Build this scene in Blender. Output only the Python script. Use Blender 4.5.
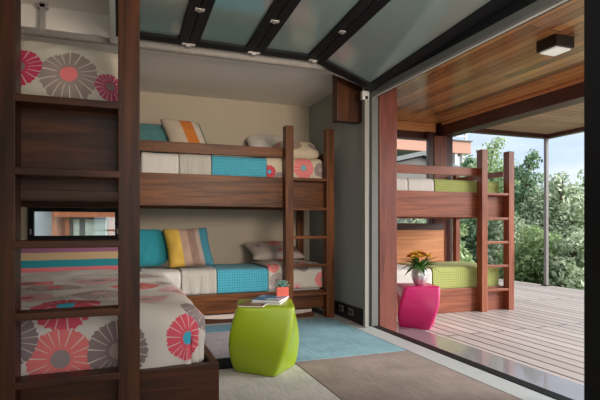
import bpy, bmesh, math, random
import numpy as np
from mathutils import Vector, Matrix, noise

SC = bpy.context.scene
COL = SC.collection
for o in list(bpy.data.objects):
    bpy.data.objects.remove(o)
R = math.radians

# ------------------------------------------------------------------ camera
YAW = 20.5
cam_d = bpy.data.cameras.new('camera')
cam_d.sensor_width = 36.0
cam_d.lens = 486.0 / 600.0 * 36.0
cam_d.shift_y = 26.0 / 600.0
cam_d.clip_start = 0.05
cam = bpy.data.objects.new('camera', cam_d)
cam.location = (0, 0, 1.0)
cam.rotation_euler = (R(90), 0, R(-YAW))
COL.objects.link(cam)
SC.camera = cam

# ------------------------------------------------------------------ world
world = bpy.data.worlds.new('sky_world')
SC.world = world
world.use_nodes = True
wt = world.node_tree
wt.nodes.clear()
w_out = wt.nodes.new('ShaderNodeOutputWorld')
w_bg = wt.nodes.new('ShaderNodeBackground')
w_bg.inputs['Strength'].default_value = 1.5
w_tc = wt.nodes.new('ShaderNodeTexCoord')
w_map = wt.nodes.new('ShaderNodeMapping')
w_map.inputs['Scale'].default_value = (1.0, 1.0, 2.6)
w_no = wt.nodes.new('ShaderNodeTexNoise')
w_no.inputs['Scale'].default_value = 2.3
w_no.inputs['Detail'].default_value = 6
w_no.inputs['Roughness'].default_value = 0.55
w_cr = wt.nodes.new('ShaderNodeValToRGB')
w_cr.color_ramp.elements[0].position = 0.40
w_cr.color_ramp.elements[0].color = (0.46, 0.57, 0.70, 1)
w_cr.color_ramp.elements[1].position = 0.56
w_cr.color_ramp.elements[1].color = (0.70, 0.74, 0.76, 1)
wt.links.new(w_tc.outputs['Generated'], w_map.inputs['Vector'])
wt.links.new(w_map.outputs[0], w_no.inputs['Vector'])
wt.links.new(w_no.outputs['Fac'], w_cr.inputs['Fac'])
wt.links.new(w_cr.outputs['Color'], w_bg.inputs['Color'])
wt.links.new(w_bg.outputs[0], w_out.inputs['Surface'])

# ------------------------------------------------------------------ sun and added fill lights
def light(name, kind, loc, rot, energy, color, size=1.0, size_y=None, angle=None):
    d = bpy.data.lights.new(name, kind)
    d.energy = energy
    d.color = color
    if kind == 'AREA':
        d.shape = 'RECTANGLE'
        d.size = size
        d.size_y = size_y or size
    if kind == 'SUN':
        d.angle = angle
    o = bpy.data.objects.new(name, d)
    o.location = loc
    o.rotation_euler = rot
    COL.objects.link(o)
    return o

def aim(o, target):
    v = Vector(target) - o.location
    o.rotation_euler = v.to_track_quat('-Z', 'Y').to_euler()

# hazy sun behind thin cloud: a very wide, soft source
sun = light('sun', 'SUN', (10, -4, 4), (0, 0, 0), 7.0, (1.0, 0.96, 0.91), angle=R(50))
aim(sun, (4.0, 0.0, 0))
# unseen area light added behind the camera as soft fill
fill_l = light('camera_side_fill', 'AREA', (0.9, -1.35, 1.5), (0, 0, 0), 32, (1.0, 0.94, 0.88), 2.4, 1.9)
aim(fill_l, (0.9, 4.0, 1.1))
# unseen warm area light without a fixture, added to brighten the back wall
warm_fill = light('warm_fill_light', 'AREA', (1.65, 0.6, 1.9), (0, 0, 0), 25, (1.0, 0.84, 0.68), 1.0, 0.8)
warm_fill.data.spread = R(95)
aim(warm_fill, (1.2, 5.8, 2.2))

SC.view_settings.view_transform = 'Standard'
SC.view_settings.look = 'None'
SC.view_settings.gamma = 1.0
SC.view_settings.use_curve_mapping = False
SC.view_settings.exposure = 0.0

# ================================================================== helpers
def link(o, parent=None):
    COL.objects.link(o)
    if parent is not None:
        o.parent = parent
    return o

def tag(o, label=None, cat=None, group=None, kind=None):
    if label: o['label'] = label
    if cat: o['category'] = cat
    if group: o['group'] = group
    if kind: o['kind'] = kind
    return o

def empty(name, loc, rz=0.0):
    o = bpy.data.objects.new(name, None)
    o.empty_display_size = 0.1
    o.location = loc
    o.rotation_euler = (0, 0, rz)
    return link(o)

def box(bm, x0, x1, y0, y1, z0, z1, bev=0.0):
    vs = [bm.verts.new((x, y, z)) for x in (x0, x1) for y in (y0, y1) for z in (z0, z1)]
    idx = [(0, 1, 3, 2), (4, 6, 7, 5), (0, 4, 5, 1), (2, 3, 7, 6), (0, 2, 6, 4), (1, 5, 7, 3)]
    fs = [bm.faces.new([vs[i] for i in f]) for f in idx]
    if bev > 0:
        es = list({e for f in fs for e in f.edges})
        bmesh.ops.bevel(bm, geom=es, offset=bev, segments=2, profile=0.6, affect='EDGES')

def obj(name, bm, mat, parent=None, smooth=False):
    me = bpy.data.meshes.new(name)
    bmesh.ops.recalc_face_normals(bm, faces=bm.faces[:])
    bm.to_mesh(me)
    bm.free()
    if smooth:
        for p in me.polygons: p.use_smooth = True
    for m in (mat if isinstance(mat, (list, tuple)) else [mat]):
        me.materials.append(m)
    return link(bpy.data.objects.new(name, me), parent)

def bx(name, mat, parent, *b, bev=0.004):
    bm = bmesh.new()
    box(bm, *b, bev=bev)
    return obj(name, bm, mat, parent)

def struct(name, mat, *b, bev=0.0):
    o = bx(name, mat, None, *b, bev=bev)
    o['kind'] = 'structure'
    return o

def tube(bm, pts, r, seg=8):
    rings = []
    for i, p in enumerate(pts):
        p = Vector(p)
        a = Vector(pts[max(i - 1, 0)]); b = Vector(pts[min(i + 1, len(pts) - 1)])
        t = (b - a).normalized()
        up = Vector((0, 0, 1)) if abs(t.z) < 0.9 else Vector((1, 0, 0))
        n = t.cross(up).normalized(); m = t.cross(n)
        rr = r[i] if isinstance(r, (list, tuple)) else r
        rings.append([bm.verts.new(p + (n * math.cos(k * 2 * math.pi / seg) + m * math.sin(k * 2 * math.pi / seg)) * rr) for k in range(seg)])
    for a, b in zip(rings, rings[1:]):
        for k in range(seg):
            bm.faces.new((a[k], a[(k + 1) % seg], b[(k + 1) % seg], b[k]))
    bm.faces.new(rings[0]); bm.faces.new(list(reversed(rings[-1])))

# ================================================================== materials
MATS = {}
def newmat(name):
    m = bpy.data.materials.new(name)
    m.use_nodes = True
    nt = m.node_tree
    p = nt.nodes['Principled BSDF']
    return m, nt, p

def N(nt, kind, **kw):
    n = nt.nodes.new(kind)
    for k, v in kw.items():
        if hasattr(n, k) and not k[0].isupper(): setattr(n, k, v)
        else: n.inputs[k].default_value = v
    return n

def bump(nt, p, height_socket, strength=0.2, dist=0.01):
    b = N(nt, 'ShaderNodeBump', Strength=strength, Distance=dist)
    nt.links.new(height_socket, b.inputs['Height'])
    nt.links.new(b.outputs[0], p.inputs['Normal'])

def rgba(c): return (c[0], c[1], c[2], 1.0)

def plain(name, color, rough=0.6, metal=0.0, var=0.08, scale=12.0, bmp=0.05, spec=0.5, coords='Object', coat=0.0):
    m, nt, p = newmat(name)
    p.inputs['Roughness'].default_value = rough
    p.inputs['Metallic'].default_value = metal
    p.inputs['Specular IOR Level'].default_value = spec
    p.inputs['Coat Weight'].default_value = coat
    tc = N(nt, 'ShaderNodeTexCoord')
    no = N(nt, 'ShaderNodeTexNoise', Scale=scale, Detail=4.0)
    nt.links.new(tc.outputs[coords], no.inputs['Vector'])
    mx = N(nt, 'ShaderNodeMix', data_type='RGBA')
    nt.links.new(no.outputs['Fac'], mx.inputs[0])
    mx.inputs[6].default_value = rgba([c * (1 - var) for c in color])
    mx.inputs[7].default_value = rgba([min(1, c * (1 + var)) for c in color])
    nt.links.new(mx.outputs[2], p.inputs['Base Color'])
    if bmp: bump(nt, p, no.outputs['Fac'], bmp, 0.005)
    return m

def wood(name, dark, light_, axis, rough=0.4, scale=1.0, spec=0.5):
    m, nt, p = newmat(name)
    p.inputs['Roughness'].default_value = rough
    p.inputs['Specular IOR Level'].default_value = spec
    tc = N(nt, 'ShaderNodeTexCoord')
    mp = N(nt, 'ShaderNodeMapping')
    s = [14.0 * scale] * 3
    s[axis] = 0.9 * scale
    mp.inputs['Scale'].default_value = s
    nt.links.new(tc.outputs['Object'], mp.inputs['Vector'])
    n1 = N(nt, 'ShaderNodeTexNoise', Scale=1.0, Detail=7.0, Roughness=0.65, Distortion=1.2)
    nt.links.new(mp.outputs[0], n1.inputs['Vector'])
    mp2 = N(nt, 'ShaderNodeMapping')
    s2 = [70.0 * scale] * 3
    s2[axis] = 2.0 * scale
    mp2.inputs['Scale'].default_value = s2
    nt.links.new(tc.outputs['Object'], mp2.inputs['Vector'])
    n2 = N(nt, 'ShaderNodeTexNoise', Scale=1.0, Detail=3.0)
    nt.links.new(mp2.outputs[0], n2.inputs['Vector'])
    cr = N(nt, 'ShaderNodeValToRGB')
    cr.color_ramp.elements[0].position = 0.32; cr.color_ramp.elements[0].color = rgba(dark)
    cr.color_ramp.elements[1].position = 0.68; cr.color_ramp.elements[1].color = rgba(light_)
    nt.links.new(n1.outputs['Fac'], cr.inputs['Fac'])
    mx = N(nt, 'ShaderNodeMix', data_type='RGBA', blend_type='MULTIPLY')
    mx.inputs[0].default_value = 0.35
    nt.links.new(cr.outputs[0], mx.inputs[6])
    nt.links.new(n2.outputs['Fac'], mx.inputs[7])
    nt.links.new(mx.outputs[2], p.inputs['Base Color'])
    bump(nt, p, n2.outputs['Fac'], 0.08, 0.003)
    return m

def planks(name, ca, cb, width, along, rough, gap=0.05, length=2.4, bmpv=0.4, spec=0.5, gapcol=(0.02, 0.015, 0.012)):
    """boards running along the object's `along` axis (0=x,1=y)"""
    m, nt, p = newmat(name)
    p.inputs['Roughness'].default_value = rough
    p.inputs['Specular IOR Level'].default_value = spec
    tc = N(nt, 'ShaderNodeTexCoord')
    mp = N(nt, 'ShaderNodeMapping')
    if along == 1: mp.inputs['Rotation'].default_value = (0, 0, R(90))
    nt.links.new(tc.outputs['Object'], mp.inputs['Vector'])
    br = N(nt, 'ShaderNodeTexBrick')
    br.offset = 0.37
    br.inputs['Color1'].default_value = rgba(ca)
    br.inputs['Color2'].default_value = rgba(cb)
    br.inputs['Mortar'].default_value = rgba(gapcol)
    br.inputs['Scale'].default_value = 1.0
    br.inputs['Mortar Size'].default_value = width * gap
    br.inputs['Mortar Smooth'].default_value = 0.1
    br.inputs['Brick Width'].default_value = length
    br.inputs['Row Height'].default_value = width
    nt.links.new(mp.outputs[0], br.inputs['Vector'])
    mp2 = N(nt, 'ShaderNodeMapping')
    sc = [40.0, 40.0, 40.0]; sc[along] = 1.5
    mp2.inputs['Scale'].default_value = sc
    nt.links.new(tc.outputs['Object'], mp2.inputs['Vector'])
    n = N(nt, 'ShaderNodeTexNoise', Scale=1.0, Detail=5.0)
    nt.links.new(mp2.outputs[0], n.inputs['Vector'])
    rmp = N(nt, 'ShaderNodeMapRange')
    rmp.inputs['To Min'].default_value = 0.6; rmp.inputs['To Max'].default_value = 1.3
    nt.links.new(n.outputs['Fac'], rmp.inputs['Value'])
    mx = N(nt, 'ShaderNodeMix', data_type='RGBA', blend_type='MULTIPLY')
    mx.inputs[0].default_value = 0.6
    nt.links.new(br.outputs['Color'], mx.inputs[6])
    nt.links.new(rmp.outputs[0], mx.inputs[7])
    nt.links.new(mx.outputs[2], p.inputs['Base Color'])
    inv = N(nt, 'ShaderNodeMath', operation='SUBTRACT')
    inv.inputs[0].default_value = 1.0
    nt.links.new(br.outputs['Fac'], inv.inputs[1])
    bump(nt, p, inv.outputs[0], bmpv, 0.006)
    return m

def cloth(name, color, rough=0.9, weave=260.0, quilt=0.0, wrinkle=0.0, var=0.1):
    m, nt, p = newmat(name)
    p.inputs['Roughness'].default_value = rough
    p.inputs['Specular IOR Level'].default_value = 0.2
    p.inputs['Sheen Weight'].default_value = 0.15
    tc = N(nt, 'ShaderNodeTexCoord')
    no = N(nt, 'ShaderNodeTexNoise', Scale=weave, Detail=2.0)
    nt.links.new(tc.outputs['UV'], no.inputs['Vector'])
    mx = N(nt, 'ShaderNodeMix', data_type='RGBA')
    mx.inputs[6].default_value = rgba([c * (1 - var) for c in color])
    mx.inputs[7].default_value = rgba([min(1, c * (1 + var)) for c in color])
    col = mx.outputs[2]
    h = no.outputs['Fac']
    st = 0.12
    if quilt:
        sep = N(nt, 'ShaderNodeSeparateXYZ')
        nt.links.new(tc.outputs['UV'], sep.inputs[0])
        prod = None
        for ax in (0, 1):
            ml = N(nt, 'ShaderNodeMath', operation='MULTIPLY'); ml.inputs[1].default_value = math.pi / quilt
            nt.links.new(sep.outputs[ax], ml.inputs[0])
            sn = N(nt, 'ShaderNodeMath', operation='SINE'); nt.links.new(ml.outputs[0], sn.inputs[0])
            ab = N(nt, 'ShaderNodeMath', operation='ABSOLUTE'); nt.links.new(sn.outputs[0], ab.inputs[0])
            pw = N(nt, 'ShaderNodeMath', operation='POWER'); pw.inputs[1].default_value = 0.5
            nt.links.new(ab.outputs[0], pw.inputs[0])
            if prod is None: prod = pw
            else:
                mm = N(nt, 'ShaderNodeMath', operation='MULTIPLY')
                nt.links.new(prod.outputs[0], mm.inputs[0]); nt.links.new(pw.outputs[0], mm.inputs[1]); prod = mm
        mr = N(nt, 'ShaderNodeMapRange'); mr.inputs['To Min'].default_value = -0.6; mr.inputs['To Max'].default_value = 1.0
        nt.links.new(prod.outputs[0], mr.inputs['Value'])
        nt.links.new(mr.outputs[0], mx.inputs[0])
        mx.clamp_factor = False
        h = prod.outputs[0]; st = 0.5
    else:
        nt.links.new(no.outputs['Fac'], mx.inputs[0])
    if wrinkle:
        mp = N(nt, 'ShaderNodeMapping'); mp.inputs['Scale'].default_value = (wrinkle, wrinkle * 0.16, 1)
        nt.links.new(tc.outputs['UV'], mp.inputs['Vector'])
        n3 = N(nt, 'ShaderNodeTexNoise', Scale=1.0, Detail=3.0, Distortion=0.6)
        nt.links.new(mp.outputs[0], n3.inputs['Vector'])
        h = n3.outputs['Fac']; st = 0.8
    nt.links.new(col, p.inputs['Base Color'])
    bump(nt, p, h, st, 0.012)
    return m

def stripes(name, stops, axis=0, rough=0.9):
    """colour bands across the UV; stops = [(position, colour), ...]"""
    m, nt, p = newmat(name)
    p.inputs['Roughness'].default_value = rough
    p.inputs['Specular IOR Level'].default_value = 0.2
    tc = N(nt, 'ShaderNodeTexCoord')
    sep = N(nt, 'ShaderNodeSeparateXYZ')
    nt.links.new(tc.outputs['UV'], sep.inputs[0])
    cr = N(nt, 'ShaderNodeValToRGB')
    cr.color_ramp.interpolation = 'CONSTANT'
    els = cr.color_ramp.elements
    els[0].position = stops[0][0]; els[0].color = rgba(stops[0][1])
    els[1].position = stops[1][0]; els[1].color = rgba(stops[1][1])
    for pos, c in stops[2:]:
        e = els.new(pos); e.color = rgba(c)
    nt.links.new(sep.outputs[axis], cr.inputs['Fac'])
    no = N(nt, 'ShaderNodeTexNoise', Scale=90.0, Detail=2.0)
    nt.links.new(tc.outputs['UV'], no.inputs['Vector'])
    nt.links.new(cr.outputs[0], p.inputs['Base Color'])
    bump(nt, p, no.outputs['Fac'], 0.15, 0.004)
    return m

# -- daisy-like flower print, one node group used once per flower
def flower_group():
    g = bpy.data.node_groups.new('flower_print', 'ShaderNodeTree')
    I = g.interface
    for nm, t in (('Base', 'NodeSocketColor'), ('UV', 'NodeSocketVector'), ('Center', 'NodeSocketVector'),
                  ('Radius', 'NodeSocketFloat'), ('Petal', 'NodeSocketColor'), ('Heart', 'NodeSocketColor')):
        I.new_socket(name=nm, in_out='INPUT', socket_type=t)
    I.new_socket(name='Color', in_out='OUTPUT', socket_type='NodeSocketColor')
    gi = g.nodes.new('NodeGroupInput'); go = g.nodes.new('NodeGroupOutput')
    def math_(op, a, b=None, c=None):
        n = g.nodes.new('ShaderNodeMath'); n.operation = op
        for i, v in enumerate((a, b, c)):
            if v is None: continue
            if isinstance(v, (int, float)): n.inputs[i].default_value = v
            else: g.links.new(v, n.inputs[i])
        return n.outputs[0]
    sub = g.nodes.new('ShaderNodeVectorMath'); sub.operation = 'SUBTRACT'
    g.links.new(gi.outputs['UV'], sub.inputs[0]); g.links.new(gi.outputs['Center'], sub.inputs[1])
    sp = g.nodes.new('ShaderNodeSeparateXYZ'); g.links.new(sub.outputs[0], sp.inputs[0])
    x, y = sp.outputs[0], sp.outputs[1]
    rr = math_('SQRT', math_('ADD', math_('MULTIPLY', x, x), math_('MULTIPLY', y, y)))
    ang = math_('ARCTAN2', y, x)
    rel = math_('DIVIDE', rr, gi.outputs['Radius'])
    wob = math_('MULTIPLY', math_('SINE', math_('MULTIPLY', ang, 31.0)), 0.022)
    wob2 = math_('MULTIPLY', math_('SINE', math_('ADD', math_('MULTIPLY', ang, 7.0), math_('MULTIPLY', gi.outputs['Radius'], 90.0))), 0.02)
    edge = math_('LESS_THAN', math_('ADD', math_('ADD', rel, wob), wob2), 1.0)
    ray = math_('GREATER_THAN', math_('SINE', math_('ADD', math_('MULTIPLY', ang, 17.0), math_('MULTIPLY', math_('SINE', math_('MULTIPLY', ang, 3.0)), 1.3))), 0.93)
    ray = math_('MULTIPLY', ray, math_('GREATER_THAN', rel, 0.42))
    heart = math_('LESS_THAN', math_('ADD', rel, wob), 0.30)
    m1 = g.nodes.new('ShaderNodeMix'); m1.data_type = 'RGBA'
    g.links.new(math_('MULTIPLY', ray, 0.75), m1.inputs[0]); g.links.new(gi.outputs['Petal'], m1.inputs[6])
    m1.inputs[7].default_value = (0.72, 0.66, 0.6, 1)
    m2 = g.nodes.new('ShaderNodeMix'); m2.data_type = 'RGBA'
    g.links.new(heart, m2.inputs[0]); g.links.new(m1.outputs[2], m2.inputs[6]); g.links.new(gi.outputs['Heart'], m2.inputs[7])
    m3 = g.nodes.new('ShaderNodeMix'); m3.data_type = 'RGBA'
    g.links.new(edge, m3.inputs[0]); g.links.new(gi.outputs['Base'], m3.inputs[6]); g.links.new(m2.outputs[2], m3.inputs[7])
    g.links.new(m3.outputs[2], go.inputs['Color'])
    return g
FLOWER = flower_group()
CREAM = (0.62, 0.57, 0.50)
PINK = (0.70, 0.10, 0.15); CORAL = (0.78, 0.20, 0.20); GREY = (0.26, 0.20, 0.20); MAUVE = (0.42, 0.34, 0.33)
BLUE = (0.06, 0.42, 0.60); PALE = (0.70, 0.42, 0.42); RED = (0.55, 0.03, 0.06)
def floral(name, flowers, base=CREAM, wr=2.5):
    m, nt, p = newmat(name)
    p.inputs['Roughness'].default_value = 0.85
    p.inputs['Specular IOR Level'].default_value = 0.2
    tc = N(nt, 'ShaderNodeTexCoord')
    prev = None
    for (cx, cy, r, pet, heart) in flowers:
        n = nt.nodes.new('ShaderNodeGroup'); n.node_tree = FLOWER
        if prev is None: n.inputs['Base'].default_value = rgba(base)
        else: nt.links.new(prev, n.inputs['Base'])
        nt.links.new(tc.outputs['UV'], n.inputs['UV'])
        n.inputs['Center'].default_value = (cx, cy, 0)
        n.inputs['Radius'].default_value = r
        n.inputs['Petal'].default_value = rgba(pet)
        n.inputs['Heart'].default_value = rgba(heart)
        prev = n.outputs[0]
    nt.links.new(prev, p.inputs['Base Color'])
    no = N(nt, 'ShaderNodeTexNoise', Scale=wr * 4, Detail=4.0)
    nt.links.new(tc.outputs['UV'], no.inputs['Vector'])
    bump(nt, p, no.outputs['Fac'], 0.35, 0.02)
    return m

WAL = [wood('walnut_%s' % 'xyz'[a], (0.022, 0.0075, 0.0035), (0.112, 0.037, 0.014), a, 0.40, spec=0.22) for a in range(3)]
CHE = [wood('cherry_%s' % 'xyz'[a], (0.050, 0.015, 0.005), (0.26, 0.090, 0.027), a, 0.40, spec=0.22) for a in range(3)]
PORCHWOOD = [wood('porch_wood_%s' % 'xyz'[a], (0.19, 0.046, 0.022), (0.44, 0.140, 0.070), a, 0.34, spec=0.35) for a in range(3)]  # copy of the bunk wood, coloured lighter and redder as porch daylight shows it
CEDAR = wood('cedar_panel', (0.70, 0.24, 0.08), (0.95, 0.42, 0.17), 0, 0.45)
DARKBEAM = [wood('stained_beam_%s' % 'xyz'[a], (0.05, 0.014, 0.010), (0.13, 0.038, 0.026), a, 0.35) for a in range(3)]
PORCH_CEIL = planks('porch_ceiling_boards', (0.26, 0.085, 0.026), (0.66, 0.29, 0.10), 0.11, 1, 0.20, gap=0.03, length=2.9, bmpv=0.1)
PORCH_CEIL.node_tree.nodes['Principled BSDF'].inputs['Coat Weight'].default_value = 0.6
PORCH_CEIL.node_tree.nodes['Principled BSDF'].inputs['Coat Roughness'].default_value = 0.12
DECK = planks('deck_boards', (0.42, 0.36, 0.345), (0.54, 0.475, 0.455), 0.145, 1, 0.42, gap=0.07, length=4.0)
DECK_EDGE = plain('deck_border', (0.24, 0.215, 0.235), 0.22, var=0.2, scale=3.0, bmp=0.03, coat=0.5)
CANOPY = planks('canopy_boards', (0.48, 0.29, 0.19), (0.60, 0.40, 0.28), 0.14, 0, 0.5, gap=0.03)
CONCRETE = plain('polished_concrete', (0.46, 0.46, 0.45), 0.3, var=0.14, scale=2.5, bmp=0.02)
WALLPAINT = plain('warm_grey_paint', (0.48, 0.41, 0.315), 0.75, var=0.03, scale=3.0, bmp=0.02)
WALLPAINT_SIDE = plain('blue_grey_paint', (0.32, 0.34, 0.33), 0.7, var=0.04, scale=3.0, bmp=0.02)
CEILPAINT = plain('ceiling_paint', (0.80, 0.75, 0.70), 0.8, var=0.02, scale=3.0, bmp=0.01)
BLACK = plain('black_aluminium', (0.006, 0.007, 0.009), 0.5, var=0.2, scale=8.0, bmp=0.02, spec=0.2)
BLACKTRIM = plain('black_baseboard_paint', (0.012, 0.012, 0.013), 0.5)
STEEL = plain('galvanised_steel', (0.40, 0.38, 0.36), 0.45, metal=0.5, var=0.15, scale=30.0)
SEAL = plain('grey_seal', (0.09, 0.10, 0.10), 0.45, var=0.1)
JAMB = plain('grey_jamb', (0.12, 0.125, 0.12), 0.5, var=0.1)
TRACKPAINT = plain('dull_track_paint', (0.26, 0.25, 0.22), 0.5, var=0.1)
ALU = plain('pale_aluminium', (0.55, 0.55, 0.53), 0.4, metal=0.2)
OUTLET = plain('grey_outlet', (0.20, 0.20, 0.19), 0.4)
WHITE_CL = cloth('white_linen', (0.66, 0.62, 0.58), wrinkle=6.0, var=0.04)
MATTRESS = cloth('mattress_ticking', (0.72, 0.70, 0.68), weave=120, var=0.04)
GREYQ = cloth('grey_pleated_cotton', (0.50, 0.47, 0.42), wrinkle=38.0, var=0.08)
BLUEQ = cloth('turquoise_quilting', (0.085, 0.42, 0.56), quilt=0.026, var=0.12)
GREENQ = cloth('lime_quilting', (0.40, 0.44, 0.14), quilt=0.030, var=0.08)
TEAL = cloth('teal_cotton', (0.03, 0.27, 0.33), wrinkle=3.0)
TEAL_DK = cloth('teal_cotton_upper', (0.09, 0.23, 0.24), wrinkle=3.0)

def glass(name, tint, diff, fd, fg, rough):
    m = bpy.data.materials.new(name); m.use_nodes = True
    nt = m.node_tree; nt.nodes.clear()
    out = nt.nodes.new('ShaderNodeOutputMaterial')
    tr = N(nt, 'ShaderNodeBsdfTransparent'); tr.inputs['Color'].default_value = rgba(tint)
    df = N(nt, 'ShaderNodeBsdfDiffuse'); df.inputs['Color'].default_value = rgba(diff)
    tl = N(nt, 'ShaderNodeBsdfTranslucent'); tl.inputs['Color'].default_value = rgba(diff)
    gl = N(nt, 'ShaderNodeBsdfGlossy'); gl.inputs['Roughness'].default_value = rough
    gl.inputs['Color'].default_value = (0.9, 0.95, 0.95, 1)
    m0 = N(nt, 'ShaderNodeMixShader'); m0.inputs[0].default_value = 0.5
    nt.links.new(df.outputs[0], m0.inputs[1]); nt.links.new(tl.outputs[0], m0.inputs[2])
    m1 = N(nt, 'ShaderNodeMixShader'); m1.inputs[0].default_value = fd
    nt.links.new(tr.outputs[0], m1.inputs[1]); nt.links.new(m0.outputs[0], m1.inputs[2])
    m2 = N(nt, 'ShaderNodeMixShader'); m2.inputs[0].default_value = fg
    nt.links.new(m1.outputs[0], m2.inputs[1]); nt.links.new(gl.outputs[0], m2.inputs[2])
    nt.links.new(m2.outputs[0], out.inputs['Surface'])
    return m
DOORGLASS = glass('frosted_door_glass', (0.60, 0.72, 0.71), (0.58, 0.72, 0.72), 0.50, 0.22, 0.12)
CLEAR = glass('clear_glass', (0.93, 0.96, 0.96), (0.8, 0.8, 0.8), 0.02, 0.08, 0.02)

# ================================================================== the setting
FX0, FX1, FY0, FY1 = -1.30, 2.32, -1.5, 5.86
struct('floor', CONCRETE, FX0 - 0.1, 2.30, FY0 - 0.1, FY1 + 0.12, -0.12, 0.0)
# back wall with an opening for the awning window
wx0, wx1, wz0, wz1 = -0.90, 0.02, 0.84, 1.21
bm = bmesh.new()
box(bm, FX0 - 0.1, wx0, FY1, FY1 + 0.12, 0, 2.8)
box(bm, wx1, 2.44, FY1, FY1 + 0.12, 0, 2.8)
box(bm, wx0, wx1, FY1, FY1 + 0.12, 0, wz0)
box(bm, wx0, wx1, FY1, FY1 + 0.12, wz1, 2.8)
o = obj('wall_back', bm, WALLPAINT); o['kind'] = 'structure'
struct('wall_left', WALLPAINT, FX0 - 0.1, FX0, FY0, FY1, 0, 2.8)
# right wall: far part and near part either side of the wide opening, header above
struct('wall_right', WALLPAINT_SIDE, FX1, FX1 + 0.12, 4.30, FY1, 0, 2.72)
struct('wall_right_near', WALLPAINT_SIDE, FX1, FX1 + 0.12, FY0, 1.66, 0, 2.72)
struct('wall_header', BLACK, 2.30, 2.42, 1.66, 4.30, 2.33, 2.72)
# unseen wall behind the camera, its wide unglazed opening lets sky light in
bm = bmesh.new()
box(bm, FX0, -0.6, FY0 - 0.12, FY0, 0, 2.72)
box(bm, 2.25, FX1 + 0.12, FY0 - 0.12, FY0, 0, 2.72)
box(bm, -0.6, 2.25, FY0 - 0.12, FY0, 2.5, 2.72)
box(bm, -0.6, 2.25, FY0 - 0.12, FY0, 0, 0.3)
o = obj('wall_front', bm, WALLPAINT); o['kind'] = 'structure'
struct('ceiling', CEILPAINT, FX0 - 0.1, FX1 + 0.12, FY0 - 0.12, 4.27, 2.72, 2.82)
struct('ceiling_soffit', CEILPAINT, FX0 - 0.1, FX1 + 0.12, 4.27, FY1 + 0.12, 2.545, 2.82)
# black baseboard on the right wall with two outlets
bb = struct('baseboard_right', BLACKTRIM, FX1 - 0.018, FX1 - 0.0005, 4.34, FY1 - 0.005, 0.0, 0.155, bev=0.002)
for yy in (4.62, 4.86):
    t = empty('wall_outlet', (FX1 - 0.018, yy, 0.095))
    tag(t, 'grey outlet in the black baseboard nearer the big opening' if yy < 4.7 else 'grey outlet in the black baseboard nearer the bunk ladder', 'outlet', 'outlets in the black baseboard')
    bx('cover_plate', OUTLET, t, -0.006, -0.0005, -0.055, 0.055, -0.035, 0.035, bev=0.002)
    for dy in (-0.025, 0.025):
        bx('socket', BLACKTRIM, t, -0.009, -0.005, dy - 0.013, dy + 0.013, -0.018, 0.018, bev=0.001)
# sill, threshold and jambs of the opening
struct('trim_1', plain('sill_paint', (0.40, 0.43, 0.44), 0.35), 2.165, 2.3445, 1.92, 4.30, 0.0005, 0.008, bev=0.002)
struct('trim_2', BLACK, 2.345, 2.43, 1.92, 4.30, -0.02, 0.012, bev=0.002)
struct('trim_3', JAMB, 2.345, 2.415, 4.245, 4.2995, 0.012, 2.33)
struct('trim_4', BLACK, 2.30, 2.44, 1.661, 1.875, 0.0, 2.33)
struct('trim_5', SEAL, 2.31, 2.36, 1.92, 4.24, 2.27, 2.329, bev=0.003)
struct('trim_7', ALU, 2.342, 2.36, 1.92, 4.24, 2.262, 2.2695, bev=0.001)
struct('trim_6', BLACK, 2.362, 2.42, 1.92, 4.24, 2.285, 2.329, bev=0.003)

# window in the back wall
t = empty('window_1', (wx0, FY1, wz0)); t['kind'] = 'structure'
W, H = wx1 - wx0, wz1 - wz0
bm = bmesh.new()
fw = 0.055
box(bm, 0, W, -0.02, 0.05, 0, fw, 0.003); box(bm, 0, W, -0.02, 0.05, H - fw, H, 0.003)
box(bm, 0, fw, -0.02, 0.05, fw, H - fw, 0.003); box(bm, W - fw, W, -0.02, 0.05, fw, H - fw, 0.003)
obj('window_frame', bm, BLACK, t)
bx('window_pane', CLEAR, t, fw, W - fw, 0.012, 0.018, fw, H - fw, bev=0)
bx('window_trim', ALU, t, -0.02, W + 0.02, -0.025, -0.001, H, H + 0.04, bev=0.002)
for hx in (fw * 0.5, W - fw * 0.5):
    bm = bmesh.new()
    box(bm, hx - 0.008, hx + 0.008, -0.034, -0.02, 0.07, 0.13, 0.003)
    tube(bm, [(hx, -0.03, 0.12), (hx + 0.004, -0.05, 0.10), (hx, -0.055, 0.07)], 0.005)
    obj('latch', bm, STEEL, t)

# porch
DZ = -0.09
struct('deck', DECK, 2.96, 7.40, -2.5, 9.2, DZ - 0.10, DZ)
struct('deck_border', DECK_EDGE, 2.43, 2.955, -2.5, 6.30, DZ - 0.10, DZ + 0.012, bev=0.003)
struct('porch_ceiling', PORCH_CEIL, 2.44, 4.60, 1.7, 6.30, 2.55, 2.62)
struct('porch_roof', BLACK, 2.44, 4.9, 1.6, 6.5, 2.80, 2.86)
def timber(name, label, mat, *b, cat='beam', group=None):
    o = bx(name, mat, None, *b, bev=0.006)
    return tag(o, label, cat, group)
timber('porch_beam', 'dark wood beam running along the outer edge of the porch ceiling', DARKBEAM[1], 4.58, 4.80, 1.6, 6.42, 2.36, 2.795)
timber('ledger_trim', 'thin orange wood trim board along the top inside of the dark porch beam', CEDAR, 4.54, 4.579, 1.7, 6.08, 2.515, 2.549)
timber('rear_porch_beam', 'wood beam across the back of the porch above the green bunk', DARKBEAM[0], 2.64, 4.57, 6.24, 6.40, 2.32, 2.548)
timber('rear_trim_board', 'orange wood trim board in front of the rear porch beam', CEDAR, 2.64, 4.5, 6.17, 6.238, 2.42, 2.548, cat='board')
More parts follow.
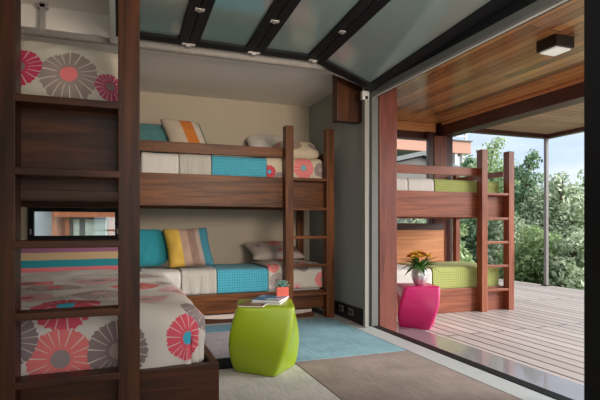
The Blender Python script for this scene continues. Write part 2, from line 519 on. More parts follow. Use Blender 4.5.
timber('jamb_post', 'reddish wood post at the far side of the wide door opening', wood('jamb_timber', (0.10, 0.025, 0.016), (0.27, 0.075, 0.048), 2, 0.34, spec=0.4), 2.435, 2.635, 4.25, 4.46, DZ + 0.013, 2.549, cat='post')
timber('corner_post', 'reddish wood corner post behind the green bunk bed', PORCHWOOD[2], 4.44, 4.66, 6.12, 6.235, DZ + 0.001, 2.358, cat='post')
timber('dark_corner_post', 'dark stained post just left of the corner post behind the green bunk', DARKBEAM[2], 4.35, 4.435, 6.13, 6.2, DZ + 0.001, 2.41, cat='post')
timber('slim_dark_post', 'slim black post at the right of the corner post behind the bunk', DARKBEAM[2], 4.665, 4.78, 6.13, 6.21, DZ + 0.001, 2.358, cat='post')
# half-height cedar wall behind the lower deck bed
t = empty('half_wall', (2.65, 6.08, DZ)); tag(t, 'orange cedar half wall behind the lower green bed', 'wall panel')
bx('panel', CEDAR, t, 0, 1.93, 0, 0.03, 0.001, 1.03, bev=0.003)
bx('cap_rail', DARKBEAM[0], t, 0, 1.93, -0.006, 0.034, 1.031, 1.13, bev=0.004)
# canopy beyond the beam with its thin post
t = empty('canopy', (4.92, 3.7, 2.60)); tag(t, 'flat pale boarded canopy with brown edge beyond the dark porch beam', 'canopy')
bx('boarding', CANOPY, t, 0, 2.40, 0, 3.0, 0.07, 0.10, bev=0)
bx('fascia', DARKBEAM[1], t, 2.40, 2.52, 0, 3.12, 0.0, 0.16, bev=0.004)
bx('fascia', DARKBEAM[0], t, 0, 2.398, 3.0, 3.12, 0.0, 0.16, bev=0.004)
t = empty('canopy_post', (7.32, 6.74, DZ)); tag(t, 'thin grey steel post holding up the canopy corner at the deck edge', 'post')
bx('shaft', plain('grey_steel_post', (0.22, 0.20, 0.20), 0.5), t, -0.028, 0.028, -0.028, 0.028, 0.012, 2.688, bev=0.004)
bx('foot_plate', BLACK, t, -0.07, 0.07, -0.07, 0.07, 0.001, 0.011, bev=0.002)
# porch ceiling light
t = empty('ceiling_light', (3.40, 3.04, 2.549)); tag(t, 'square black fixture with white diffuser on the porch ceiling', 'light')
bm = bmesh.new()
box(bm, -0.10, 0.10, -0.10, 0.10, -0.09, -0.001, 0.004)
obj('housing', bm, plain('bronze_housing', (0.03, 0.018, 0.014), 0.5), t)
DIFF = plain('white_diffuser', (0.80, 0.79, 0.72), 0.4, var=0.15, scale=60)
DIFF.node_tree.nodes['Principled BSDF'].inputs['Emission Color'].default_value = (1.0, 0.95, 0.85, 1)
DIFF.node_tree.nodes['Principled BSDF'].inputs['Emission Strength'].default_value = 0.35
bx('diffuser', DIFF, t, -0.08, 0.08, -0.08, 0.08, -0.104, -0.091, bev=0.003)

# ground and neighbouring garden
GRASS = plain('garden_ground', (0.05, 0.08, 0.025), 0.95, var=0.4, scale=1.5)
struct('ground', GRASS, -20, 45, -20, 50, -1.6, -1.5)

# ================================================================== overhead glass door
DY0, DY1, DZD = 2.03, 4.165, 2.525
door = empty('overhead_door', (2.30, 4.165, 2.30))
door.rotation_euler = (-0.055, 0, 0)
tag(door, 'raised sectional door with black frame and frosted glass panels under the ceiling', 'garage door')
ox, oy, oz = 2.30, DY0, 2.30
joints = [(-0.02, DZD), (0.55, DZD), (1.115, DZD), (1.69, DZD), (2.30, 2.30)]
LY = DY1 - DY0
for i in range(4):
    (xa, za), (xb, zb) = joints[i], joints[i + 1]
    ln = math.hypot(xb - xa, zb - za); a = math.atan2(zb - za, xb - xa)
    def place(o):
        o.location = (xa - ox, -LY, za - oz); o.rotation_euler = (0, -a, 0)
    rl = 0.085
    bm = bmesh.new()
    g = 0.003
    box(bm, g, rl, 0, LY, -0.001, 0.045, 0.003); box(bm, ln - rl, ln - g, 0, LY, -0.001, 0.045, 0.003)
    box(bm, rl, ln - rl, 0, 0.10, -0.001, 0.045, 0.003); box(bm, rl, ln - rl, LY - 0.11, LY, -0.001, 0.045, 0.003)
    fr = obj('section_frame', bm, BLACK, door); place(fr)
    pn = bx('glass_panel', DOORGLASS, fr, rl - 0.005, ln - rl + 0.005, 0.095, LY - 0.105, 0.018, 0.026, bev=0)
bx('bottom_seal', ALU, door, -2.36, -2.322, -LY, 0, 0.165, 0.215, bev=0.004)
for jx in (0.55, 1.115, 1.69):
    for hy in (0.35, 0.92, 1.49):
        bm = bmesh.new()
        box(bm, -0.035, 0.035, -0.022, 0.022, -0.006, -0.001, 0.002)
        box(bm, -0.012, 0.012, -0.026, 0.026, -0.012, -0.006, 0.003)
        for sx in (-0.025, 0.025): box(bm, sx - 0.005, sx + 0.005, -0.005, 0.005, -0.010, -0.006, 0.001)
        h = obj('hinge', bm, STEEL, door); h.location = (jx - ox, hy - LY, DZD - oz)
    bm = bmesh.new()
    box(bm, -0.055, 0.055, -0.03, 0.01, -0.012, -0.001, 0.003)
    box(bm, -0.02, 0.02, -0.02, 0.036, -0.022, -0.006, 0.003)
    h = obj('roller_bracket', bm, STEEL, door); h.location = (jx - ox, -0.02, DZD - oz)
# track
t = empty('door_track', (FX1 - 0.02, 4.21, 0))
tag(t, 'galvanised steel track that carries the raised glass door along the soffit', 'track')
pts = [(-1.15, 2.49), (1.78, 2.49)]
for k in range(1, 9):
    a = k / 8
    pts.append((1.78 + 0.49 * a, 2.495 - 0.125 * a ** 1.2))
bm = bmesh.new()
prev = None
for (x, z) in pts:
    ring = [bm.verts.new((x - FX1 + 0.02, y, z + dz)) for (y, dz) in ((-0.012, -0.022), (0.018, -0.026), (0.026, 0.0), (0.018, 0.026), (-0.012, 0.022), (0.014, 0.0))]
    if prev:
        for k in range(6): bm.faces.new((prev[k], prev[(k + 1) % 6], ring[(k + 1) % 6], ring[k]))
    prev = ring
obj('horizontal_track', bm, STEEL, t)
bm = bmesh.new(); box(bm, -0.05, -0.012, 0.0, 0.04, 0.012, 2.27, 0.003)
obj('vertical_track', bm, TRACKPAINT, t)
bm = bmesh.new(); box(bm, -0.075, 0.0, 0.0, 0.05, 2.23, 2.32, 0.01)
obj('flag_bracket', bm, ALU, t)
bm = bmesh.new()
box(bm, -2.87, -2.83, 0.0, 0.035, 2.515, 2.719, 0.003)
box(bm, -2.89, -2.81, 0.0, 0.05, 2.69, 2.719, 0.003)
obj('hanger', bm, STEEL, t)
# block of wood high on the right wall
timber('beam_end', 'brown wooden block fixed high beside the door track', WAL[2], 2.04, 2.319, 4.40, 4.52, 2.05, 2.544, cat='block')

# ================================================================== bunks
RUNGS = (0.285, 0.59, 0.895, 1.20, 1.515)
def ladder(t, M, x0, x1, y0, dep, top=2.06, pw=0.088, rungs=RUNGS, over=0.0):
    for xa in (x0, x1 - pw):
        bx('ladder_post', M[2], t, xa, xa + pw, y0, y0 + dep, 0.0, top, bev=0.004)
    bolt = bmesh.new()
    for z in rungs:
        bx('rung', M[0], t, x0 + pw + 0.0005 - over, x1 - pw - 0.0005 + over, y0 - over * 0.8 + 0.005, y0 + dep * 0.72, z - 0.032, z, bev=0.004)

def bunk_x(name, label, loc, M, L, D, lx0, lx1, floor_gap):
    """long side faces -Y; ladder stands in front of it"""
    t = empty(name, loc); tag(t, label, 'bunk bed', 'wooden bunk beds')
    ladder(t, M, lx0, lx1, 0.0, 0.10)
    y1 = 0.101
    for (xa, ya) in ((0, y1), (0, D - 0.08), (L - 0.08, D - 0.08)):
        bx('bed_post', M[2], t, xa, xa + 0.075, ya + (0.045 if ya == y1 else 0), ya + (0.12 if ya == y1 else 0.075), 0, 1.86, bev=0.004)
    bx('upper_side_board', M[0], t, 0, L - 0.01, y1, y1 + 0.04, 1.20, 1.52)
    bx('lower_side_board', M[0], t, 0, L - 0.01, y1, y1 + 0.04, floor_gap, 0.30)
    bx('guard_rail', M[0], t, 0, lx0 + 0.04, y1, y1 + 0.035, 1.73, 1.835)
    bx('rear_rail', M[0], t, 0.08, L - 0.085, D - 0.04, D, 1.20, 1.52)
    bx('rear_rail', M[0], t, 0.08, L - 0.085, D - 0.04, D, 0.10, 0.30)
    for (xa, xb) in ((0.0, 0.035), (L - 0.04, L - 0.005)):
        bx('end_board', M[1], t, xa, xb, y1 + 0.121, D - 0.081, 1.20, 1.52)
        bx('end_board', M[1], t, xa, xb, y1 + 0.121, D - 0.081, floor_gap, 0.30)
        bx('end_guard_rail', M[1], t, xa, xb, y1 + 0.046 if xa > 0.5 else y1 + 0.121, D - 0.081, 1.745, 1.815)
    bx('bunk_base', M[0], t, 0.036, L - 0.041, y1 + 0.041, D - 0.041, 1.24, 1.27, bev=0)
    bx('bunk_base', M[0], t, 0.036, L - 0.041, y1 + 0.041, D - 0.041, 0.215, 0.245, bev=0)
    return t

BX, BY, BD, BL = 0.11, 4.84, 1.00, 2.10
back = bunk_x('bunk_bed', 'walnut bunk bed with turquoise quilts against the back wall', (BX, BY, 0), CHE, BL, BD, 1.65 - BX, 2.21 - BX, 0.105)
DX, DY_, DL, DD = 2.72, 4.95, 2.09, 1.12
deckb = bunk_x('bunk_bed', 'reddish bunk bed with lime green quilts out on the porch deck', (DX, DY_, DZ), PORCHWOOD, DL, DD, 4.31 - DX, 4.83 - DX, 0.0)

# trundle under the back bunk: dark front with a scooped top edge and a pale edge showing
t = empty('trundle_drawer', (BX + 0.05, BY + 0.13, 0.0)); tag(t, 'low dark trundle drawer with scooped front under the turquoise bunk', 'drawer')
bm = bmesh.new()
n = 24; Lx = 1.86
def scoop(u): 
    return 0.055 - 0.022 * math.sin(math.pi * ((u * 3) % 1.0)) 
vs = []
for k in range(n * 3 + 1):
    u = k / (n * 3)
    x = u * Lx
    z = 0.058 - 0.022 * abs(math.sin(math.pi * u * 3))
    vs.append([bm.verts.new((x, y, zz)) for (y, zz) in ((0, 0.004), (0, z), (0.025, z), (0.025, 0.004))])
for a, b in zip(vs, vs[1:]):
    for k in range(4): bm.faces.new((a[k], a[(k + 1) % 4], b[(k + 1) % 4], b[k]))
bm.faces.new(vs[0]); bm.faces.new(list(reversed(vs[-1])))
obj('drawer_front', bm, WAL[0], t)
bx('drawer_box', plain('pale_drawer_ply', (0.62, 0.52, 0.46), 0.5), t, 0.01, Lx - 0.01, 0.027, 0.80, 0.004, 0.085, bev=0.004)

# foreground bunk: ladder at its foot end, wide lower bed, runs back towards the window wall
LX, LYf = -0.492, 2.30
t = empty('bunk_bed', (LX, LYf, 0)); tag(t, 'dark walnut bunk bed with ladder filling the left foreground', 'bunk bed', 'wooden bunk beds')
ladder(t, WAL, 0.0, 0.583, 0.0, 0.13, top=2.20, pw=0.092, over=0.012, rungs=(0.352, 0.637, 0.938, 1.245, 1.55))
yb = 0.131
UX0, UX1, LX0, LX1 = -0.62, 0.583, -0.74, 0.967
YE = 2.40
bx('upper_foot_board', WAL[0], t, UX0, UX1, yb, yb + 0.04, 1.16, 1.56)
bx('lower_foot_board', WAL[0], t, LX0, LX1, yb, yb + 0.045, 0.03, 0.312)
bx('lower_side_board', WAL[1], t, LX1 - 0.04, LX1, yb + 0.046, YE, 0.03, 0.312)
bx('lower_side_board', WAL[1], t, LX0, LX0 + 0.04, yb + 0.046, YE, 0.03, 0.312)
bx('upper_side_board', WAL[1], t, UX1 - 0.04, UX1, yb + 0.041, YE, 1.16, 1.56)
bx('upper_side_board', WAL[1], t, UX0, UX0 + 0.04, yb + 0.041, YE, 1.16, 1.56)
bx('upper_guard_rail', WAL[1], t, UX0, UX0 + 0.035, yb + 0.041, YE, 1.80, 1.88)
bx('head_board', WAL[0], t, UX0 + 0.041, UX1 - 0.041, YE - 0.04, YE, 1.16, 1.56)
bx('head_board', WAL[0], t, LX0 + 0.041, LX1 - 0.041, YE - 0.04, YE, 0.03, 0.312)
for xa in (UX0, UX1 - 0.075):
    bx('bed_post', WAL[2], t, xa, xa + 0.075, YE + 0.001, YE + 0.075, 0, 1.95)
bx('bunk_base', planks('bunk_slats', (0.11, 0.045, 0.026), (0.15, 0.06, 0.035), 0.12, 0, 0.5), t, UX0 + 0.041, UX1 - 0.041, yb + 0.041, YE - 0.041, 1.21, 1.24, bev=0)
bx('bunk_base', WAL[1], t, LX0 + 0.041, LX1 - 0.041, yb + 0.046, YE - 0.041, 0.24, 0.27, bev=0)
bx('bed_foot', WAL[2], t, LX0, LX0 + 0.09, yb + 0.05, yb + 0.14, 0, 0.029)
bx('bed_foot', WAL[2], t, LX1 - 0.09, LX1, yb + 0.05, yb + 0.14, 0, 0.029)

# ================================================================== bedding
def uvmesh(name, verts, faces, uvs, mat, parent=None, smooth=True, solid=0.0, sub=0):
    me = bpy.data.meshes.new(name)
    me.from_pydata([tuple(v) for v in verts], [], faces)
    uv = me.uv_layers.new(name='UVMap')
    for lp in me.loops: uv.data[lp.index].uv = uvs[lp.vertex_index]
    me.materials.append(mat)
    for p in me.polygons: p.use_smooth = smooth
    me.update()
    bm = bmesh.new(); bm.from_mesh(me); bmesh.ops.recalc_face_normals(bm, faces=bm.faces[:]); bm.to_mesh(me); bm.free()
    o = link(bpy.data.objects.new(name, me), parent)
    if solid:
        md = o.modifiers.new('thick', 'SOLIDIFY'); md.thickness = solid; md.offset = 1.0
    if sub:
        md = o.modifiers.new('smooth', 'SUBSURF'); md.levels = sub; md.render_levels = sub
    return o

def grid_faces(nu, nv):
    return [(i * nv + j, i * nv + j + 1, (i + 1) * nv + j + 1, (i + 1) * nv + j) for i in range(nu - 1) for j in range(nv - 1)]

def nz(x, y, z, s): return noise.noise(Vector((x * s, y * s, z * s)))

def mattress(name, label, loc, w, d, h, mat=None, group=None):
    bm = bmesh.new()
    box(bm, 0, w, 0, d, 0, h, 0.035)
    o = obj(name, bm, mat or MATTRESS, None, True)
    o.location = loc
    return tag(o, label, 'mattress', group)

def drape(name, label, cat, loc, x0, x1, depth, drop, mat, r=0.045, puff=0.006, seed=0, group=None, fold_amp=0.0, thick=0.01, ns=None, ztop=0.0):
    """cloth lying on a bed top (z=ztop, y from 0 to depth) and falling over its front edge at y=0"""
    prof = []
    k = 14
    for i in range(k + 1): prof.append((depth * (1 - i / k) + (r if i == k else r * i / k), 0.0, None))
    prof = [(depth - (depth - r) * i / k, 0.0) for i in range(k + 1)]
    for i in range(1, 9):
        a = i / 8 * math.pi / 2
        prof.append((r - r * math.sin(a), -(r - r * math.cos(a))))
    nd = 8
    for i in range(1, nd + 1): prof.append((0.0, -r - (drop - r) * i / nd))
    ln = [0.0]
    for a, b in zip(prof, prof[1:]): ln.append(ln[-1] + math.hypot(a[0] - b[0], a[1] - b[1]))
    nx = ns or max(6, int((x1 - x0) / 0.02))
    V, UV = [], []
    for i in range(nx + 1):
        u = i / nx; x = x0 + (x1 - x0) * u
        for j, (y, z) in enumerate(prof):
            hang = max(0.0, min(1.0, -z / max(drop, 0.01)))
            n1 = abs(nz(x, ln[j], seed, 6.0)) * puff
            f = fold_amp * (0.5 + 0.5 * math.sin(x * 55 + 3 * nz(x, 0, seed, 4.0))) * (0.3 + hang)
            yy = y - (n1 * 0.35 + f) * (1 if j > k else 0)
            zz = z + (n1 + f * 0.6) * (1 if j <= k + 4 else 0)
            V.append((x, yy, zz + ztop)); UV.append((x - x0, ln[j]))
    o = uvmesh(name, V, grid_faces(nx + 1, len(prof)), UV, mat, None, True, thick)
    o.location = loc
    return tag(o, label, cat, group)

def pillow(name, label, loc, w, h, t_, mat, tilt=70, rz=0, roll=0, group=None, uvs=None, sag=0.0, parent=None, lump=0.006, cat='pillow', rnd_=0.0, shear=0.0):
    """soft cushion, w wide, h high, t_ thick; lies in its XZ plane then leans back"""
    nu, nv = 28, 28
    V, UV, F = [], [], []
    for side in (-1, 1):
        base = len(V)
        for i in range(nu + 1):
            for j in range(nv + 1):
                u = i / nu * 2 - 1; v = j / nv * 2 - 1
                e = (max(0, 1 - abs(u) ** 2.6) * max(0, 1 - abs(v) ** 2.6)) ** 0.42
                pin = 1 - 0.05 * (v * v) * (1 - 0) ; pin2 = 1 - 0.05 * (u * u)
                cx_ = u * w / 2 * (1 - 0.09 * (1 - v * v)); cz_ = v * h / 2 * (1 - 0.09 * (1 - u * u))
                dz = side * t_ / 2 * e + lump * nz(u * 1.3, v * 1.3, side + w * 7, 2.2) * e * 2
                cx_ *= 1 - rnd_ * v ** 4; cz_ *= 1 - rnd_ * u ** 4; cx_ -= shear * v * h / 2
                V.append((cx_, dz, cz_ + h / 2 - sag * (1 - v) * abs(u) ** 2)); UV.append((i / nu, j / nv) if uvs is None else (u * w / 2, v * h / 2))
        for i in range(nu):
            for j in range(nv):
                a = base + i * (nv + 1) + j
                F.append((a, a + 1, a + nv + 2, a + nv + 1) if side > 0 else (a, a + nv + 1, a + nv + 2, a + 1))
    o = uvmesh(name, V, F, UV, mat, None, True)
    bm = bmesh.new(); bm.from_mesh(o.data)
    bmesh.ops.remove_doubles(bm, verts=bm.verts[:], dist=0.0006)
    bmesh.ops.recalc_face_normals(bm, faces=bm.faces[:])
    bm.to_mesh(o.data); bm.free()
    # tilt: 90 = upright, lower = leaning back / lying down
    M = Matrix.Rotation(R(rz), 4, 'Z') @ Matrix.Rotation(-R(90 - tilt), 4, 'X') @ Matrix.Rotation(R(roll), 4, 'Y')
    o.matrix_world = Matrix.Translation(Vector(loc)) @ M
    return tag(o, label, cat, group)

# --- back bunk, lower bed
my = BY + 0.147
mattress('mattress', 'pale mattress on the lower bed of the bunk with turquoise quilts', (BX + 0.085, my + 0.02, 0.247), BL - 0.18, 0.78, 0.275)
ZT = 0.535
drape('white_sheet', 'white sheet over the head of the lower bunk left of the grey pleated blanket', 'sheet', (0, my, 0), BX + 0.10, 0.585, 0.72, 0.225, WHITE_CL, ztop=ZT, seed=1, puff=0.012)
drape('folded_blanket', 'grey pleated blanket across the lower bunk beside its turquoise quilt', 'blanket', (0, my, 0), 0.59, 0.945, 0.72, 0.235, GREYQ, ztop=ZT + 0.008, seed=2, fold_amp=0.008)
drape('quilt', 'turquoise quilt covering the middle of the lower bunk at the back wall', 'quilt', (0, my, 0), 0.95, 1.505, 0.72, 0.235, BLUEQ, ztop=ZT + 0.004, seed=3, puff=0.004, group='turquoise quilts')
FL1 = floral('floral_duvet_print', [(0.10, 0.84, 0.09, MAUVE, GREY), (0.06, 0.68, 0.07, CORAL, PALE), (0.62, 0.84, 0.085, CORAL, MAUVE), (0.32, 0.92, 0.06, PALE, CORAL), (0.40, 0.66, 0.09, GREY, CORAL), (0.30, 0.4, 0.1, CORAL, GREY), (0.6, 0.45, 0.09, GREY, PINK), (0.08, 0.45, 0.08, MAUVE, PINK)])
def lumpy_drape(name, label, loc, x0, x1, depth, drop, mat, ztop, bulge, seed, group=None):
    o = drape(name, label, 'duvet', loc, x0, x1, depth, drop, mat, ztop=ztop, seed=seed, puff=0.02, r=0.06, group=group, thick=0.018)
    for v in o.data.vertices:
        x, y, z = v.co
        if z > ztop - 0.10:
            u = (x - x0) / (x1 - x0)
            b = bulge * max(0, math.sin(math.pi * min(1, max(0, u)) ** 0.8)) * min(1, y / 0.25) 
            b *= 0.75 + 0.5 * nz(x, y, seed, 3.5)
            v.co.z += b
    return o
lumpy_drape('duvet', 'floral duvet bunched behind the ladder of the lower bunk at the back wall', (0, my, 0), 1.50, 2.12, 0.72, 0.235, FL1, ZT + 0.02, 0.055, 5)
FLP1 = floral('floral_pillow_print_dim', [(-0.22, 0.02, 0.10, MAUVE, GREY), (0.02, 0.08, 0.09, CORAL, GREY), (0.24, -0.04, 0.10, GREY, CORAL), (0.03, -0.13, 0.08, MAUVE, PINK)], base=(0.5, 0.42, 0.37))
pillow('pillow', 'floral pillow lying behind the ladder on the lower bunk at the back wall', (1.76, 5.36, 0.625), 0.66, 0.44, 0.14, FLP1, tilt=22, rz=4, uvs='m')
pillow('pillow', 'plain teal pillow on the lower bunk beside the yellow striped pillow', (0.30, 5.31, 0.555), 0.48, 0.46, 0.18, TEAL, tilt=68, rz=4, rnd_=0.28)
ST1 = stripes('yellow_brown_stripes', [(0.0, (0.72, 0.46, 0.09)), (0.34, (0.46, 0.31, 0.23)), (0.52, (0.30, 0.19, 0.15)), (0.70, (0.36, 0.28, 0.24)), (0.80, (0.05, 0.19, 0.25))])
pillow('pillow', 'yellow, brown and blue striped pillow on the lower bunk at the back wall', (0.69, 5.14, 0.565), 0.48, 0.46, 0.17, ST1, tilt=66, rz=-8, roll=-2, rnd_=0.05, shear=0.14)

# --- back bunk, upper bed
mattress('mattress', 'pale mattress on the upper bed of the bunk with turquoise quilts', (BX + 0.085, my + 0.02, 1.272), BL - 0.18, 0.78, 0.43)
ZU = 1.715
drape('white_sheet', 'white sheet behind the guard rail of the upper bunk at the back wall', 'sheet', (0, my, 0), BX + 0.10, 0.565, 0.72, 0.30, WHITE_CL, ztop=ZU, seed=11, puff=0.012)
drape('folded_blanket', 'grey pleated blanket behind the guard rail of the upper bunk', 'blanket', (0, my, 0), 0.57, 0.89, 0.72, 0.30, GREYQ, ztop=ZU + 0.008, seed=12, fold_amp=0.008)
drape('quilt', 'turquoise quilt behind the guard rail of the upper bunk', 'quilt', (0, my, 0), 0.895, 1.485, 0.72, 0.30, BLUEQ, ztop=ZU + 0.004, seed=13, puff=0.004, group='turquoise quilts')
FL2 = floral('floral_duvet_print_upper', [(0.03, 0.84, 0.07, RED, BLUE), (0.14, 0.90, 0.06, GREY, MAUVE), (0.42, 0.785, 0.115, CORAL, (0.22, 0.42, 0.46)), (0.62, 0.80, 0.075, GREY, MAUVE), (0.4, 0.5, 0.1, PALE, GREY)], base=(0.62, 0.53, 0.40))
lumpy_drape('duvet', 'floral duvet at the ladder end of the upper bunk', (0, my, 0), 1.48, 2.12, 0.72, 0.30, FL2, ZU + 0.01, 0.03, 15)
FLP2 = floral('floral_pillow_print', [(0.20, -0.03, 0.075, GREY, MAUVE), (-0.06, -0.02, 0.10, (0.36, 0.22, 0.17), MAUVE), (-0.24, 0.05, 0.06, PALE, CORAL)], base=(0.62, 0.52, 0.38))
pillow('pillow', 'cream pillow with brown daisies behind the top of the ladder on the upper bunk', (1.91, 5.09, 1.765), 0.54, 0.36, 0.17, FLP2, tilt=34, rz=-4, uvs='m', rnd_=0.2)
pillow('pillow', 'white pillow leaning behind the brown daisy pillow on the upper bunk', (1.79, 5.50, 1.86), 0.74, 0.42, 0.18, WHITE_CL, tilt=36, rz=0, rnd_=0.25)
pillow('pillow', 'dark teal pillow at the head of the upper bunk at the back wall', (0.33, 5.36, 1.76), 0.54, 0.42, 0.20, TEAL_DK, tilt=58, rz=4, rnd_=0.30)
ST2 = stripes('white_orange_stripes', [(0.0, (0.60, 0.50, 0.40)), (0.46, (0.62, 0.20, 0.045)), (0.76, (0.58, 0.50, 0.42)), (0.92, (0.22, 0.26, 0.20))])
pillow('pillow', 'white pillow with an orange stripe at the head of the upper bunk', (0.65, 5.22, 1.745), 0.45, 0.45, 0.17, ST2, tilt=64, rz=-8, roll=5, rnd_=0.08, shear=0.40)

# --- deck bunk
dy = DY_ + 0.147
mattress('mattress', 'white mattress on the upper bed of the porch bunk', (DX + 0.085, dy + 0.02, DZ + 1.272), DL - 0.18, 0.88, 0.35)
mattress('mattress', 'white mattress on the lower bed of the porch bunk', (DX + 0.085, dy + 0.02, DZ + 0.247), DL - 0.18, 0.88, 0.275)
drape('white_sheet', 'white sheet with a seam left of the green quilt on the upper porch bed', 'sheet', (0, dy, DZ), DX + 0.10, 3.30, 0.80, 0.25, WHITE_CL, ztop=1.665, seed=21, puff=0.01)
drape('white_sheet', 'folded white sheet panel touching the green quilt on the upper porch bed', 'sheet', (0, dy, DZ), 3.31, 3.68, 0.80, 0.25, WHITE_CL, ztop=1.668, seed=22, puff=0.01)
drape('quilt', 'lime green quilt on the upper porch bed', 'quilt', (0, dy, DZ), 3.69, 4.70, 0.80, 0.25, GREENQ, ztop=1.67, seed=23, puff=0.006, group='lime green quilts')
drape('white_sheet', 'white sheet left of the green quilt on the lower porch bed', 'sheet', (0, dy, DZ), DX + 0.10, 3.65, 0.80, 0.25, WHITE_CL, ztop=0.545, seed=24, puff=0.012)
drape('quilt', 'lime green quilt on the lower porch bed', 'quilt', (0, dy, DZ), 3.66, 4.70, 0.80, 0.262, GREENQ, ztop=0.56, seed=25, puff=0.01, group='lime green quilts')

# --- foreground bed: mattress, big floral duvet, bolster, upper pillow
mx0, mx1, my0, my1 = -1.17, 0.40, 2.50, 4.62
mattress('mattress', 'wide mattress under the large floral duvet in the foreground', (mx0, my0 + 0.01, 0.272), mx1 - mx0, my1 - my0 - 0.02, 0.245)
def big_duvet():
    zt = 0.59; rr = 0.10
    X0, X1, Y0, Y1 = -1.10, 0.31, 2.575, 4.50
    hang = 0.35
    s0, s1, t0, t1 = -1.16, X1 + hang, Y0 - hang, Y1
    nu, nv = 90, 110
    V, UV = [], []
    for i in range(nu + 1):
        s = s0 + (s1 - s0) * i / nu
        for j in range(nv + 1):
            t_ = t0 + (t1 - t0) * j / nv
            cx_ = min(s, X1); cy_ = max(t_, Y0)
            dx, dyy = s - cx_, t_ - cy_
            r = math.hypot(dx, dyy)
            th = math.atan2(dx, -dyy) if r > 1e-6 else 0
            corner = math.sin(2 * th) if dx > 0 and dyy < 0 else 0
            re = min(r, hang + 0.0)
            if re < rr * math.pi / 2:
                out = rr * math.sin(re / rr); dz = -(rr - rr * math.cos(re / rr))
            else:
                out = rr; dz = -rr - (re - rr * math.pi / 2)
            fold = 0.0
            if r > 0.03:
                fold = 0.024 * corner * math.sin(th * 14) * min(1, r / 0.2) + 0.007 * math.sin((s - t_) * 17 + 2 * nz(s, t_, 0, 2)) * min(1, r / 0.2)
            out = min(out + fold, rr + 0.006)
            nx_, ny_ = (dx / r, dyy / r) if r > 1e-6 else (0, 0)
            puff = 0.022 * nz(s, t_, 3, 2.6) + 0.010 * nz(s, t_, 9, 7.0)
            if r > 0: puff *= max(0.25, 1 - r / 0.15)
            z = max(zt + dz + puff, 0.305 if (r > 0.2) else -1)
            # bed gently crowned
            z += 0.02 * math.sin(math.pi * min(1, max(0, (s + 1.1) / 1.5))) if r == 0 else 0
            V.append((cx_ + nx_ * out, cy_ + ny_ * out, z)); UV.append((s, t_))
    fl = [(-0.247, 2.315, 0.14, CORAL, (0.30, 0.25, 0.25)), (-0.235, 2.60, 0.155, PINK, BLUE), (0.0, 2.335, 0.135, GREY, MAUVE),
          (0.335, 2.375, 0.115, PINK, BLUE), (0.40, 2.56, 0.10, (0.32, 0.25, 0.26), PALE), (-0.10, 2.93, 0.14, MAUVE, PALE), (-0.46, 2.42, 0.12, GREY, PINK),
          (0.13, 2.75, 0.12, PALE, MAUVE), (-0.46, 2.90, 0.14, PALE, PINK), (0.10, 3.25, 0.15, CORAL, GREY), (-0.36, 3.25, 0.15, MAUVE, CORAL),
          (0.34, 3.05, 0.12, PALE, GREY), (-0.12, 3.62, 0.15, PALE, MAUVE), (0.36, 3.45, 0.13, MAUVE, PINK), (-0.55, 3.6, 0.15, CORAL, GREY),
          (0.18, 3.95, 0.15, MAUVE, CORAL), (0.56, 2.85, 0.10, PALE, MAUVE)]
    m = floral('big_floral_print', fl, base=(0.66, 0.62, 0.57), wr=1.6)
    o = uvmesh('duvet', V, grid_faces(nu + 1, nv + 1), UV, m, None, True, 0.012)
    return tag(o, 'large white duvet with pink, coral and grey daisies on the foreground bed', 'duvet')
big_duvet()
drape('folded_blanket', 'thin blue blanket edge at the far right of the large floral duvet', 'blanket', (0, 4.53, 0), 0.05, 0.40, 0.10, 0.02, cloth('blue_wool', (0.08, 0.22, 0.32)), ztop=0.545, r=0.012, puff=0.002)
# striped bolster across the head of the bed
bm_pts = []
nu, nv = 40, 24
V, UV = [], []
for i in range(nu + 1):
    u = i / nu; x = -1.15 + 1.28 * u
    for j in range(nv):
        a = j / nv * 2 * math.pi
        cs, sn = math.cos(a), math.sin(a)
        yy = 0.05 * abs(cs) ** 0.6 * (1 if cs > 0 else -1); zz = 0.14 * abs(sn) ** 0.75 * (1 if sn > 0 else -1)
        e = 1 - max(0, abs(u * 2 - 1) - 0.96) * 6
        V.append((x, 4.56 + yy * e, 0.70 + zz * (0.97 + 0.03 * e) + 0.003 * nz(x, 0, 5, 4)))
        UV.append((u, 0.5 + zz / 0.28))
F = []
for i in range(nu):
    for j in range(nv):
        F.append((i * nv + j, i * nv + (j + 1) % nv, (i + 1) * nv + (j + 1) % nv, (i + 1) * nv + j))
F.append(tuple(range(nv))); F.append(tuple(reversed(range(nu * nv, nu * nv + nv))))
ST3 = stripes('bolster_stripes', [(0.0, (0.26, 0.07, 0.10)), (0.10, (0.50, 0.14, 0.16)), (0.34, (0.02, 0.20, 0.24)), (0.56, (0.42, 0.30, 0.17)), (0.78, (0.24, 0.10, 0.17))], axis=1)
o = uvmesh('bolster', V, F, UV, ST3, None, True)
tag(o, 'long cushion striped purple, tan, teal and pink at the head of the foreground bed', 'cushion')
mattress('mattress', 'mattress on the upper bed of the foreground bunk', (LX + UX0 + 0.05, LYf + yb + 0.05, 1.242), 1.08, 2.10, 0.30)
FLP3 = floral('floral_pillow_print_large', [(0.02, -0.065, 0.14, (0.32, 0.25, 0.22), CORAL), (-0.225, -0.045, 0.115, (0.55, 0.05, 0.12), GREY), (0.22, -0.09, 0.075, (0.45, 0.08, 0.15), GREY)], base=(0.58, 0.53, 0.44))
pillow('pillow', 'large floral pillow on the upper foreground bunk behind the ladder', (-0.245, 2.57, 1.56), 0.60, 0.385, 0.20, FLP3, tilt=64, rz=-3, roll=4, uvs='m', rnd_=0.07)

